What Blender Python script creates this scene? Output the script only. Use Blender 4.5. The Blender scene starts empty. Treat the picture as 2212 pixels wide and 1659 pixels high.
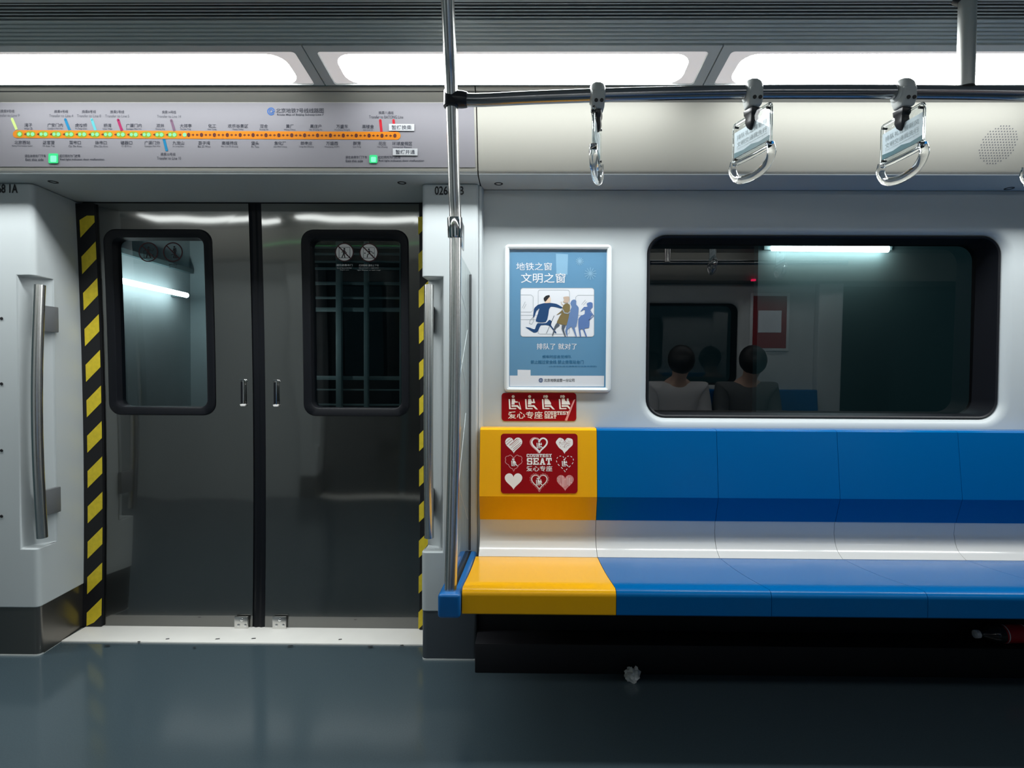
import bpy, bmesh, math, random
from mathutils import Vector, Matrix, noise
random.seed(7)
sc = bpy.context.scene
COL = sc.collection

# ------------------------------------------------------------------ camera, world, exposure
W, H, F = 2212.0, 1659.0, 1226.0
PX, PY = 1128.0, 829.5
YAW, PITCH, ROLL = 0.010, 0.022, 0.005
CAM = Vector((0, 0, 1.10))
_right = Vector((math.cos(YAW), math.sin(YAW), 0))
_fwd0 = Vector((-math.sin(YAW), math.cos(YAW), 0))
_fwd = (_fwd0 * math.cos(PITCH) - Vector((0, 0, 1)) * math.sin(PITCH)).normalized()
_up0 = _right.cross(_fwd).normalized()
R_ = (_right * math.cos(ROLL) + _up0 * math.sin(ROLL)).normalized()
U_ = (_up0 * math.cos(ROLL) - _right * math.sin(ROLL)).normalized()
cd = bpy.data.cameras.new('camera')
cam = bpy.data.objects.new('camera', cd)
COL.objects.link(cam)
cam.matrix_world = Matrix(((R_.x, U_.x, -_fwd.x, CAM.x), (R_.y, U_.y, -_fwd.y, CAM.y), (R_.z, U_.z, -_fwd.z, CAM.z), (0, 0, 0, 1)))
cd.sensor_fit = 'HORIZONTAL'
cd.sensor_width = 36
cd.lens = 36 * F / W
cd.shift_x = -(PX - W / 2) / W
cd.clip_start = 0.02
sc.camera = cam

wd = bpy.data.worlds.new('world')
sc.world = wd
wd.use_nodes = True
wd.node_tree.nodes['Background'].inputs[0].default_value = (0.05, 0.12, 0.14, 1)
wd.node_tree.nodes['Background'].inputs[1].default_value = 0.3
vs = sc.view_settings
vs.view_transform = 'Standard'
vs.look = 'None'
vs.gamma = 1
vs.exposure = 0.25
vs.use_curve_mapping = False
LAMP = 25.0          # radiance of the ceiling diffusers
LAMP_EDGE = 0.40
OPP = 6.0           # the row across the aisle
TUNNEL_LAMP = 12.0


def ray(u, v):
    return (R_ * ((u - PX) / F) - U_ * ((v - PY) / F) + _fwd)


def at(u, v, y):
    d = ray(u, v)
    return CAM + d * (y / d.y)


YC = 0.95           # middle of the carriage, across


# ------------------------------------------------------------------ materials
MATS = {}


def mat(name, col, rough=0.4, metal=0.0, coat=0.0, spec=0.5, emit=None, strength=0.0, trans=0.0, ior=1.45, bump=None, noise=None):
    m = bpy.data.materials.new(name)
    m.use_nodes = True
    nt = m.node_tree
    b = nt.nodes['Principled BSDF']
    b.inputs['Base Color'].default_value = (*col, 1)
    b.inputs['Roughness'].default_value = rough
    b.inputs['Metallic'].default_value = metal
    b.inputs['Coat Weight'].default_value = coat
    b.inputs['Coat Roughness'].default_value = 0.08
    b.inputs['Specular IOR Level'].default_value = spec
    b.inputs['Transmission Weight'].default_value = trans
    b.inputs['IOR'].default_value = ior
    if emit:
        b.inputs['Emission Color'].default_value = (*emit, 1)
        b.inputs['Emission Strength'].default_value = strength
    if bump or noise:
        tc = nt.nodes.new('ShaderNodeTexCoord')
        mp = nt.nodes.new('ShaderNodeMapping')
        nt.links.new(tc.outputs['Object'], mp.inputs['Vector'])
    if bump:
        sx, sy, sz, scale, strength_b, dist = bump
        mp.inputs['Scale'].default_value = (sx, sy, sz)
        n = nt.nodes.new('ShaderNodeTexNoise')
        n.inputs['Scale'].default_value = scale
        n.inputs['Detail'].default_value = 2
        nt.links.new(mp.outputs['Vector'], n.inputs['Vector'])
        bp = nt.nodes.new('ShaderNodeBump')
        bp.inputs['Strength'].default_value = strength_b
        bp.inputs['Distance'].default_value = dist
        nt.links.new(n.outputs['Fac'], bp.inputs['Height'])
        nt.links.new(bp.outputs['Normal'], b.inputs['Normal'])
    if noise:
        scale, amt = noise
        n2 = nt.nodes.new('ShaderNodeTexNoise')
        n2.inputs['Scale'].default_value = scale
        n2.inputs['Detail'].default_value = 4
        nt.links.new(tc.outputs['Object'], n2.inputs['Vector'])
        mx = nt.nodes.new('ShaderNodeMix')
        mx.data_type = 'RGBA'
        mx.inputs[6].default_value = (*[c * (1 - amt) for c in col], 1)
        mx.inputs[7].default_value = (*[min(1, c * (1 + amt)) for c in col], 1)
        nt.links.new(n2.outputs['Fac'], mx.inputs[0])
        nt.links.new(mx.outputs[2], b.inputs['Base Color'])
    MATS[name] = m
    return m


def brushed_steel(name, col, r_fine, r_wide, share, scale, strength, dist):
    m = bpy.data.materials.new(name)
    m.use_nodes = True
    nt = m.node_tree
    for n in list(nt.nodes):
        nt.nodes.remove(n)
    out = nt.nodes.new('ShaderNodeOutputMaterial')
    mx = nt.nodes.new('ShaderNodeMixShader')
    mx.inputs[0].default_value = share
    tc = nt.nodes.new('ShaderNodeTexCoord')
    mp = nt.nodes.new('ShaderNodeMapping')
    mp.inputs['Scale'].default_value = scale
    nz = nt.nodes.new('ShaderNodeTexNoise')
    nz.inputs['Scale'].default_value = 1.0
    nz.inputs['Detail'].default_value = 1.0
    bp = nt.nodes.new('ShaderNodeBump')
    bp.inputs['Strength'].default_value = strength
    bp.inputs['Distance'].default_value = dist
    nt.links.new(tc.outputs['Object'], mp.inputs['Vector'])
    nt.links.new(mp.outputs['Vector'], nz.inputs['Vector'])
    nt.links.new(nz.outputs['Fac'], bp.inputs['Height'])
    for i, r in enumerate((r_fine, r_wide)):
        g = nt.nodes.new('ShaderNodeBsdfGlossy')
        g.inputs['Color'].default_value = (*col, 1)
        g.inputs['Roughness'].default_value = r
        nt.links.new(bp.outputs['Normal'], g.inputs['Normal'])
        nt.links.new(g.outputs[0], mx.inputs[1 + i])
    nt.links.new(mx.outputs[0], out.inputs[0])
    MATS[name] = m
    return m


def pane_mat(name, tint, ior, gain=1.0):
    m = bpy.data.materials.new(name)
    m.use_nodes = True
    nt = m.node_tree
    for n in list(nt.nodes):
        nt.nodes.remove(n)
    out = nt.nodes.new('ShaderNodeOutputMaterial')
    fr = nt.nodes.new('ShaderNodeFresnel')
    fr.inputs['IOR'].default_value = ior
    sc_f = nt.nodes.new('ShaderNodeMath')
    sc_f.operation = 'MULTIPLY'
    sc_f.inputs[1].default_value = gain
    nt.links.new(fr.outputs[0], sc_f.inputs[0])
    tr = nt.nodes.new('ShaderNodeBsdfTransparent')
    tr.inputs['Color'].default_value = (*tint, 1)
    gl = nt.nodes.new('ShaderNodeBsdfGlossy')
    gl.inputs['Roughness'].default_value = 0.0
    mx = nt.nodes.new('ShaderNodeMixShader')
    nt.links.new(sc_f.outputs[0], mx.inputs[0])
    nt.links.new(tr.outputs[0], mx.inputs[1])
    nt.links.new(gl.outputs[0], mx.inputs[2])
    nt.links.new(mx.outputs[0], out.inputs[0])
    MATS[name] = m
    return m


mat('wall_white', (0.52, 0.56, 0.57), 0.38, spec=0.4)
mat('header_cream', (0.262, 0.256, 0.228), 0.42, spec=0.4)
mat('board_grey', (0.145, 0.141, 0.155), 0.45, spec=0.3)
mat('lamp_frame', (0.55, 0.585, 0.58), 0.45)
mat('diffuser', (0.9, 0.9, 0.9), 0.5, emit=(0.96, 1.0, 1.0), strength=LAMP)
mat('diffuser_edge', (0.8, 0.78, 0.77), 0.4, emit=(1.0, 0.93, 0.91), strength=LAMP_EDGE*0.8)
mat('diffuser_far', (0.9, 0.9, 0.9), 0.5, emit=(0.96, 1.0, 1.0), strength=OPP)
mat('ceiling_grey', (0.36, 0.41, 0.41), 0.45)
mat('grille_grey', (0.50, 0.55, 0.54), 0.4)
mat('cavity', (0.004, 0.005, 0.008), 0.7)
mat('steel', (0.70, 0.69, 0.67), 0.27, metal=1.0)
mat('chrome', (0.75, 0.75, 0.75), 0.1, metal=1.0)
mat('rail_dark', (0.30, 0.30, 0.31), 0.2, metal=1.0)
mat('post_grey', (0.60, 0.61, 0.58), 0.38, metal=1.0)
mat('rubber', (0.005, 0.006, 0.009), 0.45, spec=0.3)
mat('black_plastic', (0.010, 0.011, 0.015), 0.3)
mat('kick_grey', (0.10, 0.115, 0.13), 0.35, metal=0.5)
mat('bracket_grey', (0.22, 0.23, 0.24), 0.4, metal=0.4)
mat('kick_steel', (0.20, 0.19, 0.175), 0.28, metal=0.9)
mat('sill', (0.92, 0.90, 0.85), 0.4, noise=(9, 0.05))
mat('floor', (0.053, 0.079, 0.094), 0.14, spec=0.8, noise=(240, 0.18))
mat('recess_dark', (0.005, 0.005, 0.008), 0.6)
mat('seat_blue', (0.0, 0.112, 0.34), 0.22, spec=0.2)
mat('seat_yellow', (0.86, 0.42, 0.006), 0.22, spec=0.25)
mat('seat_white', (0.62, 0.615, 0.595), 0.18, coat=0.3)
mat('base_blue', (0.004, 0.12, 0.37), 0.3)
mat('hazard_yellow', (0.78, 0.60, 0.03), 0.5, noise=(60, 0.2))
mat('hazard_black', (0.008, 0.008, 0.010), 0.5)
mat('red_sign', (0.27, 0.0015, 0.005), 0.45, spec=0.2)
mat('sign_white', (0.88, 0.86, 0.84), 0.45)
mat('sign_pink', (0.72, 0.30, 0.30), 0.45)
mat('ink', (0.010, 0.012, 0.022), 0.5)
mat('ink_grey', (0.055, 0.058, 0.07), 0.5)
mat('ink_black', (0.012, 0.012, 0.014), 0.5)
mat('logo_blue', (0.01, 0.06, 0.20), 0.5)
mat('line_orange', (0.38, 0.122, 0.004), 0.4)
mat('station_dark', (0.05, 0.008, 0.004), 0.5)
mat('led_green', (0.03, 0.15, 0.06), 0.4, spec=0.2, emit=(0.22, 1.0, 0.34), strength=0.95)
mat('indicator_green', (0.01, 0.12, 0.05), 0.3, spec=0.2, emit=(0.05, 0.75, 0.25), strength=0.7)
mat('indicator_core', (0.05, 0.2, 0.12), 0.3, spec=0.2, emit=(0.22, 0.95, 0.50), strength=0.85)
mat('led_glow', (0.12, 0.13, 0.012), 0.4, spec=0.2, emit=(0.30, 0.50, 0.04), strength=0.22)
for nm, c in dict(lime=(0.30, 0.38, 0.12), line_blue=(0.0, 0.10, 0.20), line_teal=(0.05, 0.23, 0.25), line_magenta=(0.17, 0.004, 0.045),
                  line_purple=(0.09, 0.05, 0.08), line_red=(0.28, 0.004, 0.012), sticker_white=(0.30, 0.31, 0.32)).items():
    mat(nm, c, 0.45)
mat('frame_white', (0.74, 0.78, 0.79), 0.3)
mat('poster_blue', (0.115, 0.27, 0.43), 0.25, coat=0.3)
mat('poster_light', (0.23, 0.42, 0.58), 0.3)
mat('poster_white', (0.74, 0.76, 0.80), 0.4)
mat('poster_line', (0.33, 0.37, 0.40), 0.4)
mat('poster_navy', (0.012, 0.055, 0.16), 0.4)
mat('poster_teal_ink', (0.01, 0.12, 0.25), 0.4)
mat('poster_skin', (0.80, 0.60, 0.45), 0.4)
mat('poster_skin_two', (0.55, 0.42, 0.33), 0.4)
mat('poster_olive', (0.20, 0.15, 0.06), 0.4)
mat('poster_slate', (0.09, 0.11, 0.14), 0.4)
mat('poster_periwinkle', (0.13, 0.22, 0.42), 0.4)
mat('poster_periwinkle_deep', (0.10, 0.18, 0.40), 0.4)
mat('clamp_grey', (0.46, 0.48, 0.47), 0.4)
mat('acrylic', (0.97, 0.98, 0.98), 0.02, trans=1.0, ior=1.42)
mat('insert_blue', (0.62, 0.69, 0.74), 0.3)
mat('insert_deep', (0.08, 0.17, 0.20), 0.4)
mat('insert_ink', (0.28, 0.33, 0.35), 0.5)
mat('paper', (0.75, 0.77, 0.76), 0.7)
mat('bottle_clear', (0.02, 0.02, 0.02), 0.08, coat=0.5)
mat('bottle_label', (0.42, 0.01, 0.02), 0.35)
mat('bottle_cap', (0.75, 0.75, 0.74), 0.35)
mat('skin', (0.55, 0.36, 0.27), 0.5)
mat('hair_black', (0.008, 0.007, 0.008), 0.5)
mat('jacket_grey', (0.10, 0.11, 0.115), 0.8)
mat('shirt_white', (0.55, 0.55, 0.56), 0.8)
mat('trousers_dark', (0.015, 0.017, 0.025), 0.8)
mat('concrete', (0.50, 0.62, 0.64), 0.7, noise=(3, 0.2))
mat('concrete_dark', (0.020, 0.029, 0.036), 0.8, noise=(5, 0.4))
mat('tunnel_white', (0.34, 0.42, 0.42), 0.5)
mat('tunnel_steel', (0.13, 0.21, 0.22), 0.5)
mat('tunnel_lamp', (0.9, 1, 1), 0.5, emit=(0.95, 1.0, 1.0), strength=TUNNEL_LAMP)
mat('passage_lamp', (0.9, 1, 1), 0.5, emit=(0.95, 1.0, 1.0), strength=9.0)
mat('ban_red', (0.05, 0.006, 0.010), 0.5)
mat('red_light', (1, 0, 0.05), 0.4, emit=(1.0, 0.02, 0.12), strength=3.0)
brushed_steel('door_steel', (0.215, 0.217, 0.21), 0.05, 0.27, 0.42, (2.6, 1, 1.2), 0.3, 0.02)
pane_mat('window_pane', (0.46, 0.62, 0.64), 1.95, 1.5)
pane_mat('door_pane', (0.80, 0.90, 0.92), 1.5)
pane_mat('clear_pane', (0.95, 0.975, 0.975), 1.45, 0.3)


# ------------------------------------------------------------------ mesh helpers
def world_off(o):
    t = Vector((0, 0, 0))
    while o is not None:
        t += o.location
        o = o.parent
    return t


def tag(o, label=None, cat=None, group=None, kind=None):
    if label: o['label'] = label
    if cat: o['category'] = cat
    if group: o['group'] = group
    if kind: o['kind'] = kind
    return o


def empty(name, loc, label=None, cat=None, group=None, kind=None):
    o = bpy.data.objects.new(name, None)
    o.empty_display_size = 0.05
    COL.objects.link(o)
    o.location = Vector(loc)
    return tag(o, label, cat, group, kind)


class MB:
    def __init__(s):
        s.v, s.f = [], []

    def add(s, vs_, fs_):
        n = len(s.v)
        s.v += [Vector(p) for p in vs_]
        s.f += [[i + n for i in f] for f in fs_]
        return s

    def box(s, x0, x1, y0, y1, z0, z1):
        p = [(x, y, z) for x in (x0, x1) for y in (y0, y1) for z in (z0, z1)]
        return s.add(p, [(0, 1, 3, 2), (4, 6, 7, 5), (0, 4, 5, 1), (2, 3, 7, 6), (0, 2, 6, 4), (1, 5, 7, 3)])

    def loops(s, ls, cap0=False, cap1=False, closed=True, wrap=False):
        n = len(ls[0])
        pts = [p for l in ls for p in l]
        fs = []
        m = len(ls)
        for k in range(m if wrap else m - 1):
            k2 = (k + 1) % m
            for i in range(n if closed else n - 1):
                j = (i + 1) % n
                fs.append((k * n + i, k * n + j, k2 * n + j, k2 * n + i))
        if cap0: fs.append(tuple(range(n - 1, -1, -1)))
        if cap1: fs.append(tuple((m - 1) * n + i for i in range(n)))
        return s.add(pts, fs)

    def prism_x(s, yz, x0, x1):
        return s.loops([[(x0, y, z) for y, z in yz], [(x1, y, z) for y, z in yz]], True, True)

    def prism_z(s, xy, z0, z1):
        return s.loops([[(x, y, z0) for x, y in xy], [(x, y, z1) for x, y in xy]], True, True)

    def prism_y(s, xz, y0, y1):
        return s.loops([[(x, y0, z) for x, z in xz], [(x, y1, z) for x, z in xz]], True, True)

    def tube(s, pts, r, n=16, caps=True, closed=False):
        pts = [Vector(p) for p in pts]
        m = len(pts)
        ls = []
        prev = None
        for i, p in enumerate(pts):
            if closed:
                t = pts[(i + 1) % m] - pts[(i - 1) % m]
            else:
                t = pts[min(i + 1, m - 1)] - pts[max(i - 1, 0)]
            t.normalize()
            if prev is None:
                a = Vector((0, 0, 1)) if abs(t.z) < 0.9 else Vector((1, 0, 0))
                e = t.cross(a).normalized()
            else:
                e = (prev - t * prev.dot(t)).normalized()
            prev = e
            b = t.cross(e)
            rr_ = r[i] if isinstance(r, (list, tuple)) else r
            ls.append([p + (e * math.cos(2 * math.pi * k / n) + b * math.sin(2 * math.pi * k / n)) * rr_ for k in range(n)])
        return s.loops(ls, caps and not closed, caps and not closed, True, closed)

    def lathe(s, prof, origin, axis, n=24, caps=True):
        """prof: list of (distance along axis, radius)"""
        o, a = Vector(origin), Vector(axis).normalized()
        h = Vector((0, 0, 1)) if abs(a.z) < 0.9 else Vector((1, 0, 0))
        e = a.cross(h).normalized()
        b = a.cross(e)
        ls = [[o + a * t + (e * math.cos(2 * math.pi * k / n) + b * math.sin(2 * math.pi * k / n)) * r for k in range(n)] for t, r in prof]
        return s.loops(ls, caps, caps)

    def ball(s, c, r, n=12, sc_=(1, 1, 1)):
        c = Vector(c)
        ls = []
        for i in range(1, n):
            th = math.pi * i / n
            ls.append([c + Vector((sc_[0] * r * math.sin(th) * math.cos(2 * math.pi * k / (2 * n)), sc_[1] * r * math.sin(th) * math.sin(2 * math.pi * k / (2 * n)), sc_[2] * r * math.cos(th))) for k in range(2 * n)])
        return s.loops(ls, True, True)

    def poly(s, pts):
        return s.add(pts, [tuple(range(len(pts)))])

    def build(s, name, m, parent=None, smooth=35, bevel=0, seg=2, merge=True, label=None, cat=None, group=None, kind=None, base=True):
        me = bpy.data.meshes.new(name)
        if parent is not None:
            off = world_off(parent)
        elif s.v and base:
            xs = [p.x for p in s.v]; ys = [p.y for p in s.v]; zs = [p.z for p in s.v]
            off = Vector(((min(xs) + max(xs)) / 2, (min(ys) + max(ys)) / 2, min(zs)))
        else:
            off = Vector((0, 0, 0))
        me.from_pydata([tuple(p - off) for p in s.v], [], s.f)
        bm = bmesh.new()
        bm.from_mesh(me)
        if merge:
            bmesh.ops.remove_doubles(bm, verts=bm.verts, dist=1e-5)
        bmesh.ops.recalc_face_normals(bm, faces=bm.faces)
        if bevel:
            es = [e for e in bm.edges if len(e.link_faces) == 2 and e.calc_face_angle(0) > math.radians(30)]
            bmesh.ops.bevel(bm, geom=es, offset=bevel, segments=seg, affect='EDGES', profile=0.5)
        bm.to_mesh(me)
        bm.free()
        if smooth:
            me.shade_smooth()
            me.set_sharp_from_angle(angle=math.radians(smooth))
        me.materials.append(MATS[m])
        o = bpy.data.objects.new(name, me)
        COL.objects.link(o)
        if parent is not None:
            o.parent = parent
        else:
            o.location = off
        return tag(o, label, cat, group, kind)


def rrect(x0, x1, z0, z1, r, n=6, m=0):
    """rounded rectangle, counter-clockwise from the lower-left corner; 4*(n+1+m) points"""
    out = []
    cs = [(x0 + r, z0 + r, 180), (x1 - r, z0 + r, 270), (x1 - r, z1 - r, 0), (x0 + r, z1 - r, 90)]
    ps = []
    for cx, cz, a0 in cs:
        ps.append([(cx + r * math.cos(math.radians(a0 + 90 * k / n)), cz + r * math.sin(math.radians(a0 + 90 * k / n))) for k in range(n + 1)])
    for q in range(4):
        out += ps[q]
        a, b = ps[q][-1], ps[(q + 1) % 4][0]
        for k in range(1, m + 1):
            t = k / (m + 1)
            out.append((a[0] + (b[0] - a[0]) * t, a[1] + (b[1] - a[1]) * t))
    return out


def smooth_path(pts, n=8):
    pts = [Vector(p) for p in pts]
    out = []
    for i in range(len(pts) - 1):
        p0, p1, p2, p3 = pts[max(i - 1, 0)], pts[i], pts[i + 1], pts[min(i + 2, len(pts) - 1)]
        for k in range(n):
            t = k / n
            out.append(0.5 * ((2 * p1) + (p2 - p0) * t + (2 * p0 - 5 * p1 + 4 * p2 - p3) * t * t + (3 * p1 - p0 - 3 * p2 + p3) * t ** 3))
    out.append(pts[-1])
    return out


_tx = {}


def text_geo(body, bold=0.0):
    k = (body, bold)
    if k not in _tx:
        c = bpy.data.curves.new('lettering_source', 'FONT')
        c.body = body
        c.offset = bold
        c.resolution_u = 3
        o = bpy.data.objects.new('lettering_source', c)
        COL.objects.link(o)
        dg = bpy.context.evaluated_depsgraph_get()
        me = bpy.data.meshes.new_from_object(o.evaluated_get(dg))
        vs_ = [(v.co.x, v.co.y) for v in me.vertices]
        fs_ = [tuple(p.vertices) for p in me.polygons]
        bpy.data.objects.remove(o)
        bpy.data.curves.remove(c)
        bpy.data.meshes.remove(me)
        x0 = min(v[0] for v in vs_); x1 = max(v[0] for v in vs_); y0 = min(v[1] for v in vs_); y1 = max(v[1] for v in vs_)
        _tx[k] = ([((x - x0) / (x1 - x0), (y - y0) / (y1 - y0)) for x, y in vs_], fs_, (x1 - x0) / (y1 - y0))
    return _tx[k]


class Face:
    """a flat face of the place; pixels of the photograph are read off on it once, as real points"""

    def __init__(s, p, n):
        s.p, s.n = Vector(p), Vector(n).normalized()

    def pt(s, u, v, off=0.0):
        d = ray(u, v)
        p0 = s.p + s.n * off
        return CAM + d * ((p0 - CAM).dot(s.n) / d.dot(s.n))

    def poly(s, mb, uv, off):
        mb.poly([s.pt(u, v, off) for u, v in uv])

    def circle(s, mb, u, v, r, off, n=20, ry=None):
        ry = ry or r
        s.poly(mb, [(u + r * math.cos(2 * math.pi * k / n), v + ry * math.sin(2 * math.pi * k / n)) for k in range(n)], off)

    def ring(s, mb, uv_out, uv_in, off):
        mb.loops([[s.pt(u, v, off) for u, v in uv_out], [s.pt(u, v, off) for u, v in uv_in]])

    def annulus(s, mb, u, v, r0, r1, off, n=28):
        c = [(math.cos(2 * math.pi * k / n), math.sin(2 * math.pi * k / n)) for k in range(n)]
        s.ring(mb, [(u + r1 * a, v + r1 * b) for a, b in c], [(u + r0 * a, v + r0 * b) for a, b in c], off)

    def rect(s, mb, u0, v0, u1, v1, off, r=0):
        if r:
            s.poly(mb, rrect(u0, u1, v0, v1, r), off)
        else:
            s.poly(mb, [(u0, v0), (u1, v0), (u1, v1), (u0, v1)], off)

    def stroke(s, mb, uv, w, off, closed=False):
        n = len(uv)
        L, Rr = [], []
        for i in range(n):
            a = uv[(i - 1) % n] if closed or i > 0 else uv[i]
            b = uv[(i + 1) % n] if closed or i < n - 1 else uv[i]
            dx, dy = b[0] - a[0], b[1] - a[1]
            l = math.hypot(dx, dy) or 1
            ww = w[i] if isinstance(w, (list, tuple)) else w
            nx, ny = -dy / l * ww / 2, dx / l * ww / 2
            L.append(s.pt(uv[i][0] + nx, uv[i][1] + ny, off))
            Rr.append(s.pt(uv[i][0] - nx, uv[i][1] - ny, off))
        if closed:
            mb.loops([L, Rr])
        else:
            mb.loops([L, Rr], closed=False)

    def text(s, mb, body, u0, v0, u1, v1, off, bold=0.0, slope=0.0):
        vs_, fs_, asp = text_geo(body, bold)
        o = s.pt(u0, v1, off)
        ex = s.pt(u1, v1 + slope * (u1 - u0), off) - o
        ey = s.pt(u0, v0, off) - o
        mb.add([o + ex * x + ey * y for x, y in vs_], fs_)

    def textc(s, mb, body, uc, vc, h, off, bold=0.0, wmax=None):
        w = text_geo(body, bold)[2] * h
        if wmax: w = min(w, wmax)
        s.text(mb, body, uc - w / 2, vc - h / 2, uc + w / 2, vc + h / 2, off, bold, 0.004)


SLAB = {
    'C': [(.04, .1, .32, .9), (.12, .8, .85, 1), (.12, 0, .85, .2), (.68, .62, .92, 1), (.68, 0, .92, .34)],
    'O': [(.02, .1, .3, .9), (.7, .1, .98, .9), (.1, .82, .9, 1), (.1, 0, .9, .18)],
    'U': [(.12, .1, .4, 1), (.62, .1, .88, 1), (.2, 0, .8, .2), (0, .84, .5, 1), (.54, .84, 1, 1)],
    'R': [(.1, 0, .38, 1), (0, .82, .82, 1), (.3, .42, .82, .58), (.66, .48, .94, .92), (0, 0, .48, .16), (.62, 0, 1, .16), (.58, .1, .86, .5)],
    'T': [(.02, .8, .98, 1), (.36, 0, .64, 1), (.2, 0, .8, .16), (.02, .58, .2, 1), (.8, .58, .98, 1)],
    'E': [(.1, 0, .38, 1), (0, .82, .95, 1), (0, 0, .95, .18), (.3, .42, .7, .58), (.78, .62, .95, 1), (.78, 0, .95, .38), (.6, .34, .72, .66)],
    'S': [(.12, .82, .88, 1), (.12, .41, .88, .59), (.12, 0, .88, .18), (.04, .48, .3, .92), (.7, .08, .96, .52), (.72, .66, .94, 1), (.06, 0, .28, .34)],
    'Y': [(.36, 0, .64, .5), (0, .86, .42, 1), (.58, .86, 1, 1), (.2, 0, .8, .16)],
    'A': [(.25, .26, .75, .42), (0, 0, .42, .15), (.58, 0, 1, .15)],
}
SLABP = {'Y': [[(.08, 1), (.36, 1), (.64, .42), (.36, .42)], [(.64, 1), (.92, 1), (.64, .42), (.36, .42)]],
         'A': [[(.36, 1), (.64, 1), (.32, 0), (.08, 0)], [(.36, 1), (.64, 1), (.92, 0), (.68, 0)]]}


def slab_text(face, mb, word, u0, v0, u1, v1, off):
    n = len(word)
    w = (u1 - u0) / n
    for i, ch in enumerate(word):
        q = lambda x, y: (u0 + w * (i + 0.03 + x * 0.94), v1 - (v1 - v0) * y)
        for k, (a, b, c, d) in enumerate(SLAB[ch]):
            face.poly(mb, [q(a, b), q(c, b), q(c, d), q(a, d)], off + k * 2e-6)
        for k, pg in enumerate(SLABP.get(ch, [])):
            face.poly(mb, [q(x, y) for x, y in pg], off + (9 + k) * 2e-6)


def boolean_cut(o, cutter_mb):
    c = cutter_mb.build('cutter', 'wall_white', base=False, smooth=0)
    md = o.modifiers.new('cut', 'BOOLEAN')
    md.operation = 'DIFFERENCE'
    md.solver = 'EXACT'
    md.object = c
    dg = bpy.context.evaluated_depsgraph_get()
    dg.update()
    me = bpy.data.meshes.new_from_object(o.evaluated_get(dg))
    o.modifiers.clear()
    o.data = me
    bpy.data.objects.remove(c)
    return o


def mirror_copy(o, parent, name=None, material=None):
    """the same piece on the far side of the aisle"""
    me = o.data.copy()
    off = world_off(o)
    offp = world_off(parent) if parent is not None else Vector((0, 0, 0))
    for v in me.vertices:
        w = v.co + off
        v.co = Vector((w.x, 2 * YC - w.y, w.z)) - offp
    me.flip_normals()
    if material:
        me.materials.clear()
        me.materials.append(MATS[material])
    c = bpy.data.objects.new(name or o.name.split('.')[0], me)
    COL.objects.link(c)
    c.parent = parent
    return c


# ------------------------------------------------------------------ the setting: floor, header, walls
def dY(z):
    return 2.398 - 0.029 * (z - 0.75) ** 2


X_SEAM = -0.182
XL, XR = -4.2, 4.6
XD0, XD1 = at(78, 900, 2.13).x, at(909.5, 900, 2.13).x        # door reveal planes
XP = at(1032, 900, 2.13).x                                  # bench side of the right-hand pillar
XPL = XD0 - (XP - XD1)
ZH = at(1140, 384, 2.07).z                                  # underside of the header
YW = 2.20                                                   # wall above the bench

MB().box(XL, XR, -0.55, 2.45, -0.05, 0.0).build('floor', 'floor', kind='structure', label='dark blue grey glossy vinyl carriage floor', cat='floor')

# header: sloping fascia under the lamps, then the flat underside
HA = (1.917, at(1140, 186, 1.917).z)
H2 = (1.970, at(1140, 221, 1.970).z)      # the cove bends here
HB = (2.035, at(1140, 366, 2.035).z)
hprof = [(HA[0] + 0.05, HA[1] + 0.03), HA, H2, HB, (HB[0] + 0.008, HB[1] - 0.012), (HB[0] + 0.022, ZH + 0.004), (HB[0] + 0.04, ZH), (2.46, ZH), (2.46, HA[1] + 0.03)]
HN = Vector((0, -(H2[1] - HB[1]), -(HB[0] - H2[0]))).normalized()
HEAD = Face((0, H2[0], H2[1]), HN)
COVE = Face((0, HA[0], HA[1]), (0, -(HA[1] - H2[1]), -(H2[0] - HA[0])))
header_l = MB().prism_x(hprof, XL, X_SEAM - 0.002).build('trim_1', 'header_cream', kind='structure', label='cream header fascia over the doors carrying the route map', cat='trim', bevel=0.0)
header_r = MB().prism_x(hprof, X_SEAM + 0.002, XR).build('trim_2', 'header_cream', kind='structure', label='cream header fascia above the bench and window', cat='trim', bevel=0.0)

for hp, x0_, x1_ in ((header_l, XL, X_SEAM - 0.002), (header_r, X_SEAM + 0.002, XR)):
    pa, pb = COVE.pt(1140, 196.6, 0.0004), COVE.pt(1140, 198.4, 0.0004)
    mm_ = MB().poly([(x0_, pa.y, pa.z), (x1_, pa.y, pa.z), (x1_, pb.y, pb.z), (x0_, pb.y, pb.z)])
    mm_.build('panel_seam', 'ink_black', hp, smooth=0)
soffits = []
for hp, x0_, x1_ in ((header_l, XL, X_SEAM - 0.002), (header_r, X_SEAM + 0.002, XR)):
    soffits.append(MB().prism_x([(HB[0] + 0.004, HB[1] - 0.006), (HB[0] + 0.010, HB[1] - 0.015), (HB[0] + 0.022, ZH + 0.002), (HB[0] + 0.042, ZH - 0.002), (2.46, ZH - 0.002), (2.46, ZH + 0.004), (HB[0] + 0.05, ZH + 0.004)], x0_, x1_).build('soffit', 'wall_white', hp))

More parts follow.
